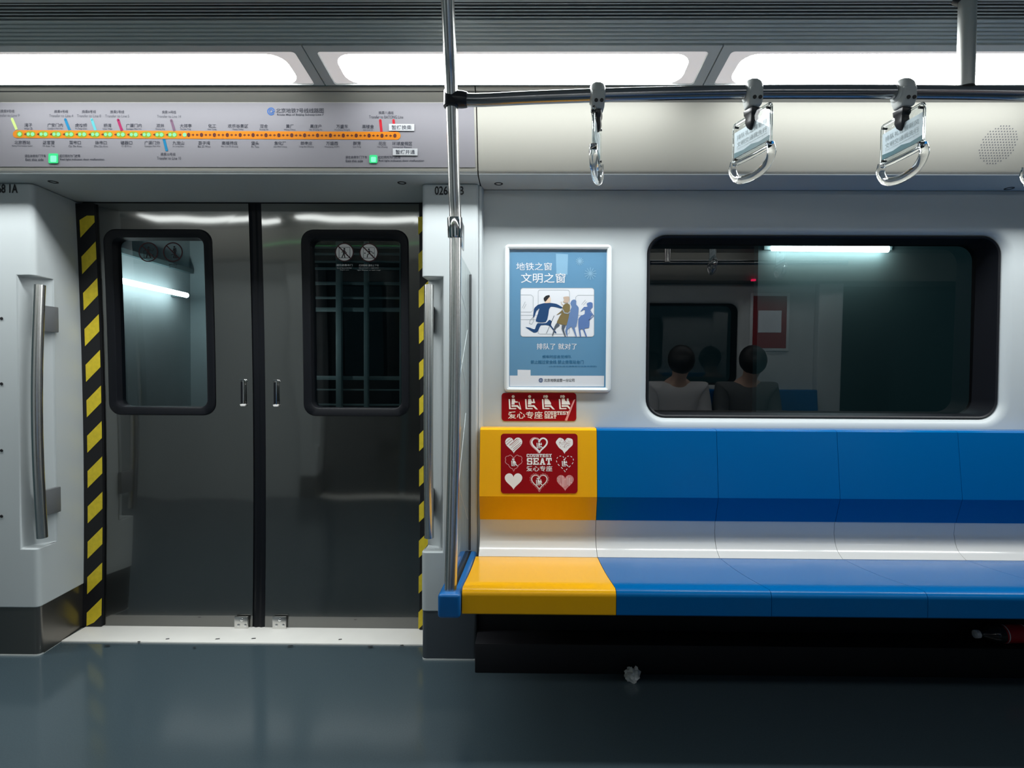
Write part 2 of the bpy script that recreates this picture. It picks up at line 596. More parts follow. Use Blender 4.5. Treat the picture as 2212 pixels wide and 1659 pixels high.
# wall behind the bench with its window opening
p0, p1 = at(1393, 700, YW), at(2176, 700, YW)
zt, zb = at(1760, 499, YW).z, at(1760, 911, YW).z
wx0, wx1 = p0.x, p1.x
mw = MB()
NN, MM = 8, 4
outer = rrect(XP - 0.002, 2.482, 0.25, ZH - 0.004, 0.0004, NN, MM)
wl = [(outer, YW)]
R0 = 0.085
for k, (ins, dy) in enumerate([(-0.022, 0.0), (-0.010, 0.002), (0.0, 0.008), (0.008, 0.018), (0.013, 0.029)]):
    wl.append((rrect(wx0 + ins, wx1 - ins, zb + ins, zt - ins, R0 - ins, NN, MM), YW + dy))
mw.loops([[(x, y, z) for x, z in l] for l, y in wl])
wall_r = mw.build('wall_right', 'wall_white', kind='structure', label='white side wall panel behind the bench around the window', cat='wall')

# window: black rubber reveal and dark glass
gi0 = 0.012
win = empty('window_1', ((wx0 + wx1) / 2, YW + 0.03, zb), kind='structure', label='wide dark carriage window with rounded black rubber seal', cat='window')
TILT = 0.013
m = MB()
gl = []
for ins, y in [(0.012, YW + 0.031), (0.012, YW + 0.022), (0.017, YW + 0.018), (0.022, YW + 0.022), (0.024, YW + 0.15)]:
    gl.append([(x, y, z) for x, z in rrect(wx0 + ins, wx1 - ins, zb + ins, zt - ins, R0 - ins, NN, MM)])
m.loops(gl)
w_seal = m.build('rubber_seal', 'rubber', win)
m = MB()
gz0, gz1 = zb + 0.02, zt - 0.02
yg = lambda z: YW + 0.135 - TILT * (z - 1.1)
m.poly([(wx0 + 0.02, yg(gz0), gz0), (wx1 - 0.02, yg(gz0), gz0), (wx1 - 0.02, yg(gz1), gz1), (wx0 + 0.02, yg(gz1), gz1)])
w_glass = m.build('glass_pane', 'window_pane', win, smooth=0)

# ceiling: panel of the middle, ribbed strip and louvre
CZ0 = at(1140, 97, 1.71).z
LPB, LPT = Vector((0, 1.913, at(1140, 185.2, 1.913).z)), Vector((0, 1.712, CZ0))
CZ = at(1500, 4, 1.555).z
ceil = MB().box(XL, XR, 2 * YC - 1.548, 1.548, CZ - 0.004, CZ + 0.05).build('ceiling', 'ceiling_grey', kind='structure', label='grey flat ceiling panel along the middle of the carriage', cat='ceiling')
YL0, YL1, YL2 = 1.552, 1.634, 1.706
zr = lambda y: CZ + (CZ0 - CZ) * max(0, (y - YL1)) / (YL2 - YL1)
lou = empty('trim_3', (0, 1.6, CZ), kind='structure', label='dark louvred air grille strip along the ceiling edge', cat='grille')
mcav = MB().box(XL, XR, YL0 - 0.004, YL1, CZ + 0.012, CZ + 0.06).box(XL, XR, 1.548, 1.5525, CZ - 0.004, CZ + 0.06)
mcav.build('louvre_cavity', 'cavity', lou, smooth=0)
ms = MB()
for k in range(6):
    y = YL0 + 0.007 + k * (YL1 - YL0 - 0.008) / 5
    ms.box(XL, XR, y - 0.0018, y + 0.0018, CZ - 0.002, CZ + 0.0012)
louv = ms.build('louvre_slats', 'grille_grey', lou, smooth=0)
rib = []
NR = 6
for k in range(NR):
    y0 = YL1 + (YL2 - YL1) * k / NR
    st = (YL2 - YL1) / NR
    for a, b in ((0.0, 0.0), (0.10, -0.002), (0.55, -0.002), (0.64, 0.0), (0.66, 0.006), (0.97, 0.006)):
        y = y0 + a * st
        rib.append((y, zr(y) + b))
rib += [(YL2, zr(YL2)), (YL2 + 0.002, zr(YL2) + 0.01), (YL2, zr(YL2) + 0.03), (YL1, CZ + 0.03)]
ribs = MB().prism_x(rib, XL, XR).build('trim_4', 'grille_grey', kind='structure', label='grey ribbed aluminium strip between louvre and lamps', cat='trim', smooth=20)


# ------------------------------------------------------------------ ceiling lights
LT = (LPT - LPB)
LN = Vector((0, -LT.z, LT.y)).normalized()       # towards the passengers
if LN.z > 0: LN = -LN
LIGHT = Face(LPB, LN)


def lamp_point(x, t, off=0.0):
    p = LPB + LT * t + LN * off
    return Vector((x, p.y, p.z))


def ceiling_light(x0, x1, a0, a1, label, name='ceiling_light', far=False):
    o = empty(name, lamp_point((x0 + x1) / 2, 0.5), label, 'light', 'ceiling lights above the seats')
    fx = lambda p, q: p
    n, mm = 5, 3
    m = MB()
    T0, T1 = 0.022, 0.855
    sc_t = LT.length
    ro = rrect(x0 + 0.002, x1 - 0.002, 0.01 * sc_t, 0.995 * sc_t, 0.0005, n, mm)
    ri = rrect(a0, a1, T0 * sc_t, T1 * sc_t, 0.012, n, mm)
    ri2 = rrect(a0 + 0.002, a1 - 0.002, T0 * sc_t + 0.002, T1 * sc_t - 0.002, 0.011, n, mm)
    P = lambda r, off: [lamp_point(x, t / sc_t, off) for x, t in r]
    m.loops([P(ro, -0.02), P(ro, 0.0), P(ri, 0.0), P(ri2, -0.006)])
    parts = [m.build('lamp_frame', 'lamp_frame', o)]
    e = MB()
    rc = rrect(a0 + 0.045, a1 - 0.045, T0 * sc_t + 0.001, (T1 - 0.085) * sc_t, 0.05, n, mm)
    e.loops([P(rrect(a0 + 0.001, a1 - 0.001, T0 * sc_t + 0.0005, T1 * sc_t - 0.0005, 0.011, n, mm), -0.004), P(rc, -0.0042)])
    parts.append(e.build('diffuser_rim', 'diffuser_edge', o, smooth=0))
    d = MB()
    d.poly(P(rc, -0.0042))
    parts.append(d.build('diffuser', 'diffuser_far' if far else 'diffuser', o, smooth=0))
    return o, parts


DX = [-3.198, -1.940, -0.682, 0.576, 1.834, 3.092]
lights = []
names = ['lit ceiling light beyond the left pillar', 'lit ceiling light over the left half of the doors and route map',
         'lit ceiling light behind the top of the bent grab pole',
         'lit ceiling light behind the hanging rail post and grey strap clamps', 'lit ceiling light above the far end of the bench']
pieces_l = []
for i in range(5):
    g0 = LIGHT.pt(713, 186).x if i == 2 else None
    a0, a1 = DX[i] + 0.034, DX[i + 1] - 0.034
    if i in (1, 2, 3):
        o, ps = ceiling_light(DX[i], DX[i + 1], a0, a1, names[i])
        lights.append(o)
    else:
        o, ps = ceiling_light(DX[i], DX[i + 1], a0, a1, names[i])
    pieces_l.append(ps)


# ------------------------------------------------------------------ doors
def door_leaf(name, x0, x1, u_f0, u_f1, seal_side, label):
    o = empty(name, ((x0 + x1) / 2, dY(0), 0.0), kind='structure', label=label, cat='door')
    z0, z1 = at(560, 1364, 2.385).z, ZH - 0.008
    fx0, fx1 = at(u_f0, 700, 2.397).x, at(u_f1, 700, 2.397).x
    fz1, fz0 = at(560, 497, 2.38).z, at(560, 898, 2.396).z
    n, mm = 6, 14
    out = rrect(x0, x1, z0, z1, 0.001, n, mm)
    inn = rrect(fx0 + 0.012, fx1 - 0.012, fz0 + 0.012, fz1 - 0.012, 0.04, n, mm)
    ls = []
    K = 12
    for k in range(K + 1):
        t = k / K
        ls.append([(a[0] + (b[0] - a[0]) * t, dY(a[1] + (b[1] - a[1]) * t), a[1] + (b[1] - a[1]) * t) for a, b in zip(out, inn)])
    m = MB().loops([[(p[0], p[1] + 0.035, p[2]) for p in ls[0]]] + ls + [[(p[0], p[1] + 0.035, p[2]) for p in ls[-1]]])
    leaf = m.build('leaf_panel', 'door_steel', o, smooth=50)
    fr = MB()
    fl = []
    for ins, dy in [(0.0, 0.002), (0.0, -0.004), (0.004, -0.007), (0.028, -0.006), (0.034, -0.002), (0.036, 0.05)]:
        fl.append([(x, dY(z) + dy, z) for x, z in rrect(fx0 + ins, fx1 - ins, fz0 + ins, fz1 - ins, 0.052 - ins * 0.6, n, mm)])
    fr.loops(fl)
    frame = fr.build('window_seal', 'rubber', o)
    g = MB()
    rows = []
    for k in range(15):
        z = fz0 + 0.02 + (fz1 - fz0 - 0.04) * k / 14
        rows.append([(fx0 + 0.02, dY(z) + 0.03, z), (fx1 - 0.02, dY(z) + 0.03, z)])
    g.loops(rows, closed=False)
    glass = g.build('glass_pane', 'door_pane', o)
    sl = MB()
    sx0, sx1 = (x1, x1 + 0.0315) if seal_side > 0 else (x0 - 0.0315, x0)
    rows = []
    for k in range(13):
        z = z0 + (z1 - z0) * k / 12
        y = dY(z)
        rows.append([(sx0, y + 0.03, z), (sx0, y + 0.004, z), ((sx0 + sx1) / 2, y - 0.002, z), (sx1, y + 0.004, z), (sx1, y + 0.03, z)])
    sl.loops(rows, True, True)
    seal = sl.build('edge_seal', 'rubber', o)
    return o, leaf, frame, glass, seal


LX0, LX1 = at(200, 1000, 2.397).x, at(547, 1000, 2.397).x
RX0, RX1 = at(571, 1000, 2.397).x + 0.006, at(916, 1000, 2.397).x
d_l = door_leaf('door_1', LX0, LX1, 235, 465, 1, 'left leaf of the stainless steel sliding carriage doors')
d_r = door_leaf('door_2', RX0, RX1, 656, 885, -1, 'right leaf of the stainless steel sliding carriage doors')


def door_fittings(o, u_h, u_b, v_h0):
    # recessed finger pull: dark slot with chrome bar, lip above and bright cup below
    ph = at(u_h, 848, 2.397)
    y = dY(ph.z)
    z1, z0 = at(u_h, v_h0, y).z, at(u_h, v_h0 + 52, y).z
    pull = MB().box(ph.x - 0.012, ph.x + 0.012, y - 0.003, y + 0.004, z0, z1).build('finger_pull', 'door_steel', o, bevel=0.002)
    MB().box(ph.x - 0.011, ph.x - 0.001, y - 0.0045, y - 0.0025, z0 + 0.006, z1 - 0.006).build('pull_slot', 'rubber', pull)
    MB().tube([(ph.x + 0.001, y - 0.006, z0), (ph.x + 0.001, y - 0.006, z1)], 0.002, 8).build('pull_bar', 'chrome', pull)
    MB().tube(smooth_path([(ph.x - 0.012, y - 0.005, z1 + 0.003), (ph.x + 0.006, y - 0.007, z1 + 0.003), (ph.x + 0.014, y - 0.004, z1 - 0.004)], 5), 0.0022, 8).build('pull_lip', 'chrome', pull)
    lip = MB()
    lip.prism_y([(ph.x - 0.013, z0 + 0.002), (ph.x + 0.013, z0 + 0.002), (ph.x + 0.009, z0 - 0.007), (ph.x - 0.009, z0 - 0.007)], y - 0.012, y)
    lip.build('pull_cup', 'sign_white', pull, bevel=0.002)
    # foot bracket with three screws
    pb0, pb1 = at(u_b - 14.5, 1364, 2.375), at(u_b + 14.5, 1331, 2.375)
    yb = dY(pb0.z) - 0.014
    br = MB().box(pb0.x, pb1.x, yb, yb + 0.012, pb0.z, pb1.z).build('foot_bracket', 'steel', o, bevel=0.002)
    for du, dv in ((0, -25), (-7.5, -13), (7.5, -13)):
        p = at(u_b + du, 1364 + dv, yb)
        MB().lathe([(0, 0.0065), (0.004, 0.006), (0.005, 0.003)], (p.x, yb + 0.001, p.z), (0, -1, 0), 12).build('screw', 'chrome', br)


door_fittings(d_l[0], 527, 522.5, 822)
door_fittings(d_r[0], 598, 604.5, 823)

# dark jamb behind the leaves, door head and sill
m = MB()
m.box(XD0 - 0.25, LX0 + 0.03, 2.40, 2.46, 0, ZH + 0.02).box(RX1 - 0.02, XD1 + 0.25, 2.40, 2.46, 0, ZH + 0.02)
m.box(XD0, XD1, 2.37, 2.46, ZH - 0.012, ZH + 0.03)
jamb = m.build('trim_5', 'rubber', kind='structure', label='black door jamb and head gap around the sliding doors', cat='trim', smooth=0)
ys0, ys1 = 2.245, 2.46
sill = MB().box(XD0 - 0.012, XD1 + 0.01, ys0, ys1, -0.01, 0.006).build('door_sill', 'sill', bevel=0.002, label='pale scuffed threshold plate along the foot of the doors', cat='sill')
sc_m = MB()
for (u, v, s) in [(470, 1380, 5), (548, 1379, 5), (627, 1395, 6), (232, 1394, 6), (362, 1380, 4), (735, 1381, 4), (800, 1396, 6), (868, 1394, 4), (420, 1398, 3), (300, 1386, 3)]:
    d = ray(u, v)
    p = CAM + d * ((0.0064 - CAM.z) / d.z)
    a = random.uniform(0.1, 0.5)
    ex, ey = Vector((math.cos(a), math.sin(a), 0)) * s * 0.0018, Vector((-math.sin(a), math.cos(a), 0)) * 0.004
    sc_m.poly([p - ex - ey, p + ex - ey, p + ex * 0.8 + ey, p - ex * 0.8 + ey])
sc_m.build('scuff_marks', 'ink_black', sill, smooth=0)

# hazard strips
for side, (ua, ub, uy, vb, label) in enumerate([(174, 219, 187, 946, 'yellow and black hazard strip beside the left door leaf'),
                                                (907, 928, 905, 952, 'yellow and black hazard strip between right door leaf and pillar')]):
    yof = 0.012
    xa, xb, xy = at(ua, 1000, 2.38).x, at(ub, 1000, 2.38).x, at(uy, 1000, 2.38).x
    if side == 0: xa = XD0 - 0.03
    z0, z1 = 0.008, ZH - 0.012
    m = MB()
    rows = [[(xa, dY(z) - yof + 0.02, z), (xa, dY(z) - yof, z), (xb, dY(z) - yof, z), (xb, dY(z) - yof + 0.02, z)] for z in [z0 + (z1 - z0) * k / 12 for k in range(13)]]
    m.loops(rows, True, True)
    st = m.build('hazard_strip', 'hazard_black', label=label, cat='warning strip', group='hazard strips beside the doors')
    m = MB()
    pitch = 0.1505
    zb0 = at(ub, vb, 2.385).z
    w = xb - xy
    for k in range(-9, 12):
        zz = zb0 + k * pitch
        q = []
        for fx_, zc in ((0, zz - w), (0.5, zz - w / 2), (1, zz), (1, zz + 0.072), (0.5, zz + 0.072 - w / 2), (0, zz + 0.072 - w)):
            zc = min(max(zc, z0 + 0.002), z1 - 0.05)
            q.append(Vector((xy + w * fx_, dY(zc) - yof - 0.0012, zc)))
        if abs(q[3].z - q[0].z) > 0.01 and abs(q[2].z - q[3].z) > 0.004:
            m.poly(q)
    m.build('yellow_stripes', 'hazard_yellow', st, smooth=0)

# ------------------------------------------------------------------ pillars beside the doors
def rounded_poly(pts, rad, n=5):
    out = []
    N = len(pts)
    for i, p in enumerate(pts):
        r = rad[i]
        p = Vector((*p, 0)); a = Vector((*pts[i - 1], 0)); b = Vector((*pts[(i + 1) % N], 0))
        if not r:
            out.append((p.x, p.y)); continue
        da, db = (a - p).normalized(), (b - p).normalized()
        for k in range(n + 1):
            t = k / n
            q = (p + da * r) * (1 - t) ** 2 + p * 2 * t * (1 - t) + (p + db * r) * t ** 2
            out.append((q.x, q.y))
    return out


ZK = 0.188
XRV = at(181, 900, 2.39).x
secL = rounded_poly([(XPL, 2.43), (XPL, 2.13), (XD0, 2.13), (XRV, 2.385), (XRV, 2.43)], [0, 0.02, 0.022, 0, 0])
pil_l = MB().prism_z(secL, ZK, ZH - 0.003).build('pillar', 'wall_white', kind='structure', label='white moulded pillar with handle niche on the left of the doors', cat='pillar')
xdr = XD1 + (XRV - XD0) * -1
secR = rounded_poly([(XP, 2.43), (XP, 2.13), (XD1, 2.13), (xdr, 2.385), (xdr, 2.43)][::-1], [0, 0, 0.022, 0.012, 0])
pil_r = MB().prism_z(secR, ZK, ZH - 0.003).build('pillar', 'wall_white', kind='structure', label='white moulded pillar between the doors and the bench', cat='pillar')
# niches cut into both corners
zn1, zn0 = at(80, 597, 2.15).z, at(80, 1186, 2.13).z
xa = at(40, 900, 2.13).x
cut = [(xa, 2.10), (xa + 0.004, 2.155), (xa + 0.03, 2.195), (XD0 - 0.01, 2.226), (XD0 + 0.05, 2.232), (XD0 + 0.05, 2.10)]
boolean_cut(pil_l, MB().prism_z(cut, zn0, zn1))
dxn = at(958, 900, 2.13).x
cutR = [(dxn, 2.10), (dxn - 0.004, 2.155), (dxn - 0.03, 2.195), (XD1 + 0.01, 2.226), (XD1 - 0.05, 2.232), (XD1 - 0.05, 2.10)]
boolean_cut(pil_r, MB().prism_z(cutR[::-1], zn0, zn1))
for p in (pil_l, pil_r):
    md = p.modifiers.new('soft_edges', 'BEVEL')
    md.width = 0.004; md.segments = 3; md.use_clamp_overlap = False; md.limit_method = 'ANGLE'; md.angle_limit = math.radians(35); md.harden_normals = False
    p.data.shade_smooth(); p.data.set_sharp_from_angle(angle=math.radians(40))
secLk = rounded_poly([(XPL, 2.43), (XPL, 2.133), (XD0 - 0.002, 2.133), (XRV - 0.003, 2.385), (XRV - 0.003, 2.43)], [0, 0.02, 0.022, 0, 0])
kickL = MB().prism_z(secLk, 0.002, ZK).build('kick_plate', 'kick_steel', pil_l)
secRk = rounded_poly([(XP - 0.001, 2.43), (XP - 0.001, 2.132), (XD1 + 0.002, 2.132), (xdr + 0.003, 2.385), (xdr + 0.003, 2.43)][::-1], [0, 0, 0.022, 0.012, 0])
kickR = MB().prism_z(secRk, 0.002, ZK).build('kick_plate', 'kick_grey', pil_r)
for pr, k_, sec in ((pil_l, kickL, secLk), (pil_r, kickR, secRk)):
    MB().prism_z([(x + (0.0), y - 0.002) for x, y in sec], 0.0, 0.006).build('skirting_bead', 'lamp_frame', k_)
for v in (688, 829, 973, 1115):
    p = at(6, v, 2.13)
    MB().lathe([(0, 0.006), (0.002, 0.005)], (p.x - 0.004, 2.1295, p.z), (0, -1, 0), 12).build('screw', 'ink_black', pil_l)

# narrow moulding between right pillar and bench wall
mould = MB().prism_z(rounded_poly([(XP + 0.001, 2.24), (XP + 0.001, 2.142), (XP + 0.012, 2.15), (XP + 0.016, 2.24)], [0, 0.003, 0.004, 0]), 0.30, ZH - 0.006).build('trim_6', 'wall_white', kind='structure', label='slim white moulding on the bench side of the pillar', cat='trim')

# coach numbers
FRONT = Face((0, 2.1285, 0), (0, -1, 0))
m = MB(); FRONT.text(m, '0268 1A', -24, 397, 38, 417, 0.0006, 0.02)
m.build('number_decal', 'ink_black', smooth=0, label='black coach door number ending 1A on the left pillar', cat='number')
m = MB(); FRONT.text(m, '0268 1B', 939, 402, 1002, 421, 0.0006, 0.02)
m.build('number_decal', 'ink_black', smooth=0, label='black coach door number behind the pole on the right pillar', cat='number')

# grab handles in the niches
def grab_handle(ux0, ux1, dirx, y, label):
    top, bot = at(ux0, 616, y), at(ux1, 1161, y)
    o = empty('grab_bar', (bot.x, y, bot.z), label, 'handle', 'grab handles on the door pillars')
    pts = []
    for k in range(13):
        t = k / 12
        pts.append((bot.x + (top.x - bot.x) * t, y - 0.018 * math.sin(math.pi * t), bot.z + (top.z - bot.z) * t))
    MB().tube(pts, 0.0185, 20).build('bar', 'steel', o)
    zt_, zb_ = at(ux0, 687, y).z, at(ux1, 1088, y).z
    for z in (zt_, zb_):
        MB().box(bot.x - 0.008, bot.x + 0.008, y, 2.232, z - 0.05, z + 0.05).build('bracket', 'bracket_grey', o, bevel=0.003)
    return o


grab_handle(86, 91, 1, 2.15, 'tall steel grab handle in the niche of the left pillar')
grab_handle(927, 927, -1, 2.15, 'tall steel grab handle in the niche of the right pillar')

# the bare wall continuing to the left of the left pillar
wall_l = MB().box(XL, XPL - 0.002, YW, YW + 0.05, 0, ZH - 0.002).build('wall_left', 'wall_white', kind='structure', label='white side wall beyond the left pillar', cat='wall')
# far end pillar and wall right of the bench
pil_f = MB().prism_z(rounded_poly([(2.484, 2.43), (2.484, 2.13), (2.694, 2.13), (2.70, 2.385), (2.70, 2.43)], [0, 0.012, 0.022, 0, 0]), 0.002, ZH - 0.003).build('pillar', 'wall_white', kind='structure', label='white pillar past the far end of the bench', cat='pillar')
wall_f = MB().box(2.70, XR, 2.36, 2.40, 0, ZH - 0.002).build('wall_far', 'door_steel', kind='structure', label='steel doors past the far end of the bench', cat='wall')

# under-bench recess
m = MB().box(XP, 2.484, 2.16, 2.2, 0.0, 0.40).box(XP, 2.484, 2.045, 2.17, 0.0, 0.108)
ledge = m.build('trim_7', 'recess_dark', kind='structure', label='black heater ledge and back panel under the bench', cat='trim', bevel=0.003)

# ------------------------------------------------------------------ bench seats
ux = 1600
P = lambda v, y: (y, at(ux, v, y).z)
bt = P(928, 2.115)
prof_back = [(2.195, bt[1] - 0.004), (2.17, bt[1] + 0.001), (2.125, bt[1]), (2.112, bt[1] - 0.006), P(1076, 2.082), P(1126, 2.112), (2.195, P(1126, 2.112)[1])]
zl = P(1126, 2.112)[1]
prof_white = [(2.195, zl - 0.001), (2.116, zl - 0.001), P(1150, 2.120), P(1168, 2.113), P(1180, 2.104), P(1190, 2.092), P(1199, 2.074), (2.058, P(1205, 2.058)[1] - 0.002), (2.07, P(1205, 2.058)[1] - 0.03), (2.195, P(1205, 2.058)[1] - 0.03)]
zc0 = P(1205.5, 2.062)[1]
SF = 1.62
zf = P(1279, SF)[1]
zu = P(1333, SF)[1]
prof_cush = [(2.068, zc0 - 0.03), (2.068, zc0 - 0.004), (2.05, zc0 + 0.001)]
for k in range(1, 6):
    t = k / 6
    prof_cush.append((2.05 + (SF + 0.03 - 2.05) * t, zc0 + (zf - zc0) * t - 0.006 * math.sin(math.pi * t)))
prof_cush += [(SF + 0.018, zf + 0.001), (SF + 0.007, zf - 0.003), (SF + 0.001, zf - 0.012), (SF, zf - 0.02), (SF, zu + 0.004), (SF + 0.004, zu), (SF + 0.03, zu), (2.068, zc0 - 0.06)]
XS0 = at(997.5, 1290, SF).x
PIT = 0.4447
seat_labels = ['yellow courtesy seat with white lower back next to the grab pole', 'blue bench seat directly beside the yellow seat',
               'second blue bench seat counted from the yellow seat', 'third blue bench seat counted from the yellow seat',
               'fourth blue bench seat counted from the yellow seat, at the photo edge', 'blue bench seat at the far end of the bench']
for i in range(6):
    x0, x1 = XS0 + PIT * i + 0.0008, XS0 + PIT * (i + 1) - 0.0008
    c = 'seat_yellow' if i == 0 else 'seat_blue'
    xb0 = x0 if i else at(1037, 1000, 2.11).x
    o = empty('bench_section', ((x0 + x1) / 2, 1.85, zu), seat_labels[i], 'seat', 'bench seats in a row')
    MB().prism_x(prof_cush, x0, x1).build('cushion', c, o, smooth=40)
    MB().prism_x(prof_white, xb0, x1).build('lower_back', 'seat_white', o, smooth=40)
    MB().prism_x(prof_back, xb0, x1).build('backrest', c, o, smooth=14)
# ------------------------------------------------------------------ glass screen, its blue base, grab pole
XG = at(971, 1290, 1.60).x
gb = empty('screen_plinth', (XG, 1.85, zu - 0.01), 'blue armrest base under the glass screen at the bench end', 'armrest')
bx0, bx1 = at(945, 1300, 1.60).x, XS0 - 0.002
zbt, zbb = at(970, 1284, 1.60).z, at(970, 1337, 1.60).z
zsl = lambda y: zbt + (at(1015, 1192, 2.11).z - zbt) * (y - 1.6) / 0.51
m = MB()
m.loops([[(bx0, 1.60, zbb), (bx1, 1.60, zbb), (bx1, 1.60, zbt), (bx0, 1.60, zbt)], [(bx0, 2.128, zsl(2.128) - 0.075), (bx1, 2.128, zsl(2.128) - 0.075), (bx1, 2.128, zsl(2.128)), (bx0, 2.128, zsl(2.128))]], True, True)
m.build('base_body', 'base_blue', gb, bevel=0.010, seg=4)
m = MB()
m.loops([[(XG - 0.011, 1.68, zsl(1.68) - 0.004), (XG + 0.011, 1.68, zsl(1.68) - 0.004), (XG + 0.011, 1.68, zsl(1.68) + 0.0015), (XG - 0.011, 1.68, zsl(1.68) + 0.0015)],
         [(XG - 0.011, 2.12, zsl(2.12) - 0.004), (XG + 0.011, 2.12, zsl(2.12) - 0.004), (XG + 0.011, 2.12, zsl(2.12) + 0.0015), (XG - 0.011, 2.12, zsl(2.12) + 0.0015)]], True, True)
m.build('glazing_channel', 'rubber', gb)

gs = empty('glass_screen', (XG, 1.9, zbt), 'clear glass screen between the grab pole and the right pillar', 'glass screen')
zgt = at(1014, 593, 2.12).z
XG2 = at(1015, 900, 2.12).x
dirg = Vector((XG2 - XG, 2.12 - 1.665, 0))
nrm = Vector((dirg.y, -dirg.x, 0)).normalized() * 0.004
m = MB()
a = Vector((XG, 1.665, 0)); b = a + dirg
zz = [(a, zsl(1.665) + 0.002), (b, zsl(2.12) + 0.002), (b, zgt), (a + dirg * 0.12, zgt + 0.012), (a, zgt + 0.03)]
m.loops([[p + nrm + Vector((0, 0, z)) for p, z in zz], [p - nrm + Vector((0, 0, z)) for p, z in zz]], True, True)
m.build('glass_sheet', 'clear_pane', gs, smooth=0)
m = MB()
for (t0, z0, t1, z1) in [(.15, .62, .8, .95), (.2, 1.0, .9, 1.25), (.1, 1.28, .75, 1.05), (.3, .75, .95, .55), (.25, 1.4, .85, 1.3)]:
    pa, pb = a + dirg * t0 + Vector((0, 0, z0)), a + dirg * t1 + Vector((0, 0, z1))
    m.tube([pa - nrm * 1.2, pb - nrm * 1.2], 0.0012, 6)
m.build('etched_lines', 'frame_white', gs)
m = MB()
m.tube([b + Vector((0, 0.002, zsl(2.12) + 0.004)), b + Vector((0, 0.002, zgt))], 0.0045, 8)
m.build('edge_gasket', 'rubber', gs)

pole_px = [(966, -60, 1.485), (967, 0, 1.51), (971, 100, 1.565), (975, 200, 1.625), (981, 400, 1.70), (984, 520, 1.722), (981.5, 900, 1.70), (973, 1288, 1.64)]
pole_pts = [at(*p) for p in pole_px]
gp = empty('grab_pole', (XG, 1.64, zbt), 'bent stainless steel grab pole rising from the blue base to the ceiling', 'pole')
PP = smooth_path(pole_pts, 10)
MB().tube(PP, 0.0178, 24).build('tube', 'steel', gp)
c0, c1 = at(982.3, 470, 1.716), at(983.6, 514, 1.722)
col_ = MB().lathe([(0, 0.0215), (0.003, 0.0225), ((c1 - c0).length - 0.003, 0.0225), ((c1 - c0).length, 0.0215)], c0, c1 - c0, 24).build('collar', 'chrome', gp)
cm = (c0 + c1) / 2
m = MB()
m.box(cm.x + 0.0165, cm.x + 0.0215, cm.y - 0.006, cm.y + 0.06, cm.z - 0.058, cm.z + 0.022)
m.build('screen_clip', 'steel', gp, bevel=0.003)

# ------------------------------------------------------------------ overhead rail with hanger post and straps
rail_px = [(984, 213.5, 1.635), (1030, 216.5, 1.632), (1150, 211, 1.62), (1290, 206, 1.60), (1450, 202, 1.585), (1625, 199, 1.57), (1800, 198.5, 1.555), (1950, 199, 1.545), (2085, 200, 1.535), (2212, 202, 1.525), (2500, 207, 1.50)]
RP = [at(*p) for p in rail_px]
zrail = sum(p.z for p in RP[3:9]) / 6
ohr = empty('overhead_rail', RP[0], 'dark steel overhead rail running from the pole above the bench', 'rail')
MB().tube(smooth_path(RP, 8), 0.0178, 20).build('rail_tube', 'rail_dark', ohr)
m = MB()
m.lathe([(-0.024, 0.0205), (-0.022, 0.022), (0.022, 0.022), (0.024, 0.0205)], at(975, 214, 1.632), (0.02, 0.05, 1), 20)
d_ = (RP[1] - RP[0]).normalized()
m.lathe([(-0.012, 0.024), (0.025, 0.0235), (0.038, 0.021), (0.04, 0.019)], at(980, 214, 1.634), d_, 20)
m.build('joint', 'black_plastic', ohr)
ph0, ph1 = at(2086, 188, 1.535), at(2085, -8, 1.535)
MB().tube([ph0, (ph0.x, ph0.y, CZ + 0.01)], 0.0205, 20).build('hanger_post', 'post_grey', ohr)
MB().lathe([(0, 0.034), (0.006, 0.034), (0.012, 0.023)], (ph0.x, ph0.y, CZ), (0, 0, -1), 20).build('ceiling_flange', 'black_plastic', ohr)


def rail_at_u(u):
    pts = smooth_path(RP, 8)
    best = min(pts, key=lambda p: abs((p - CAM).dot(R_) / (p - CAM).dot(_fwd) * F + PX - u))
    return best


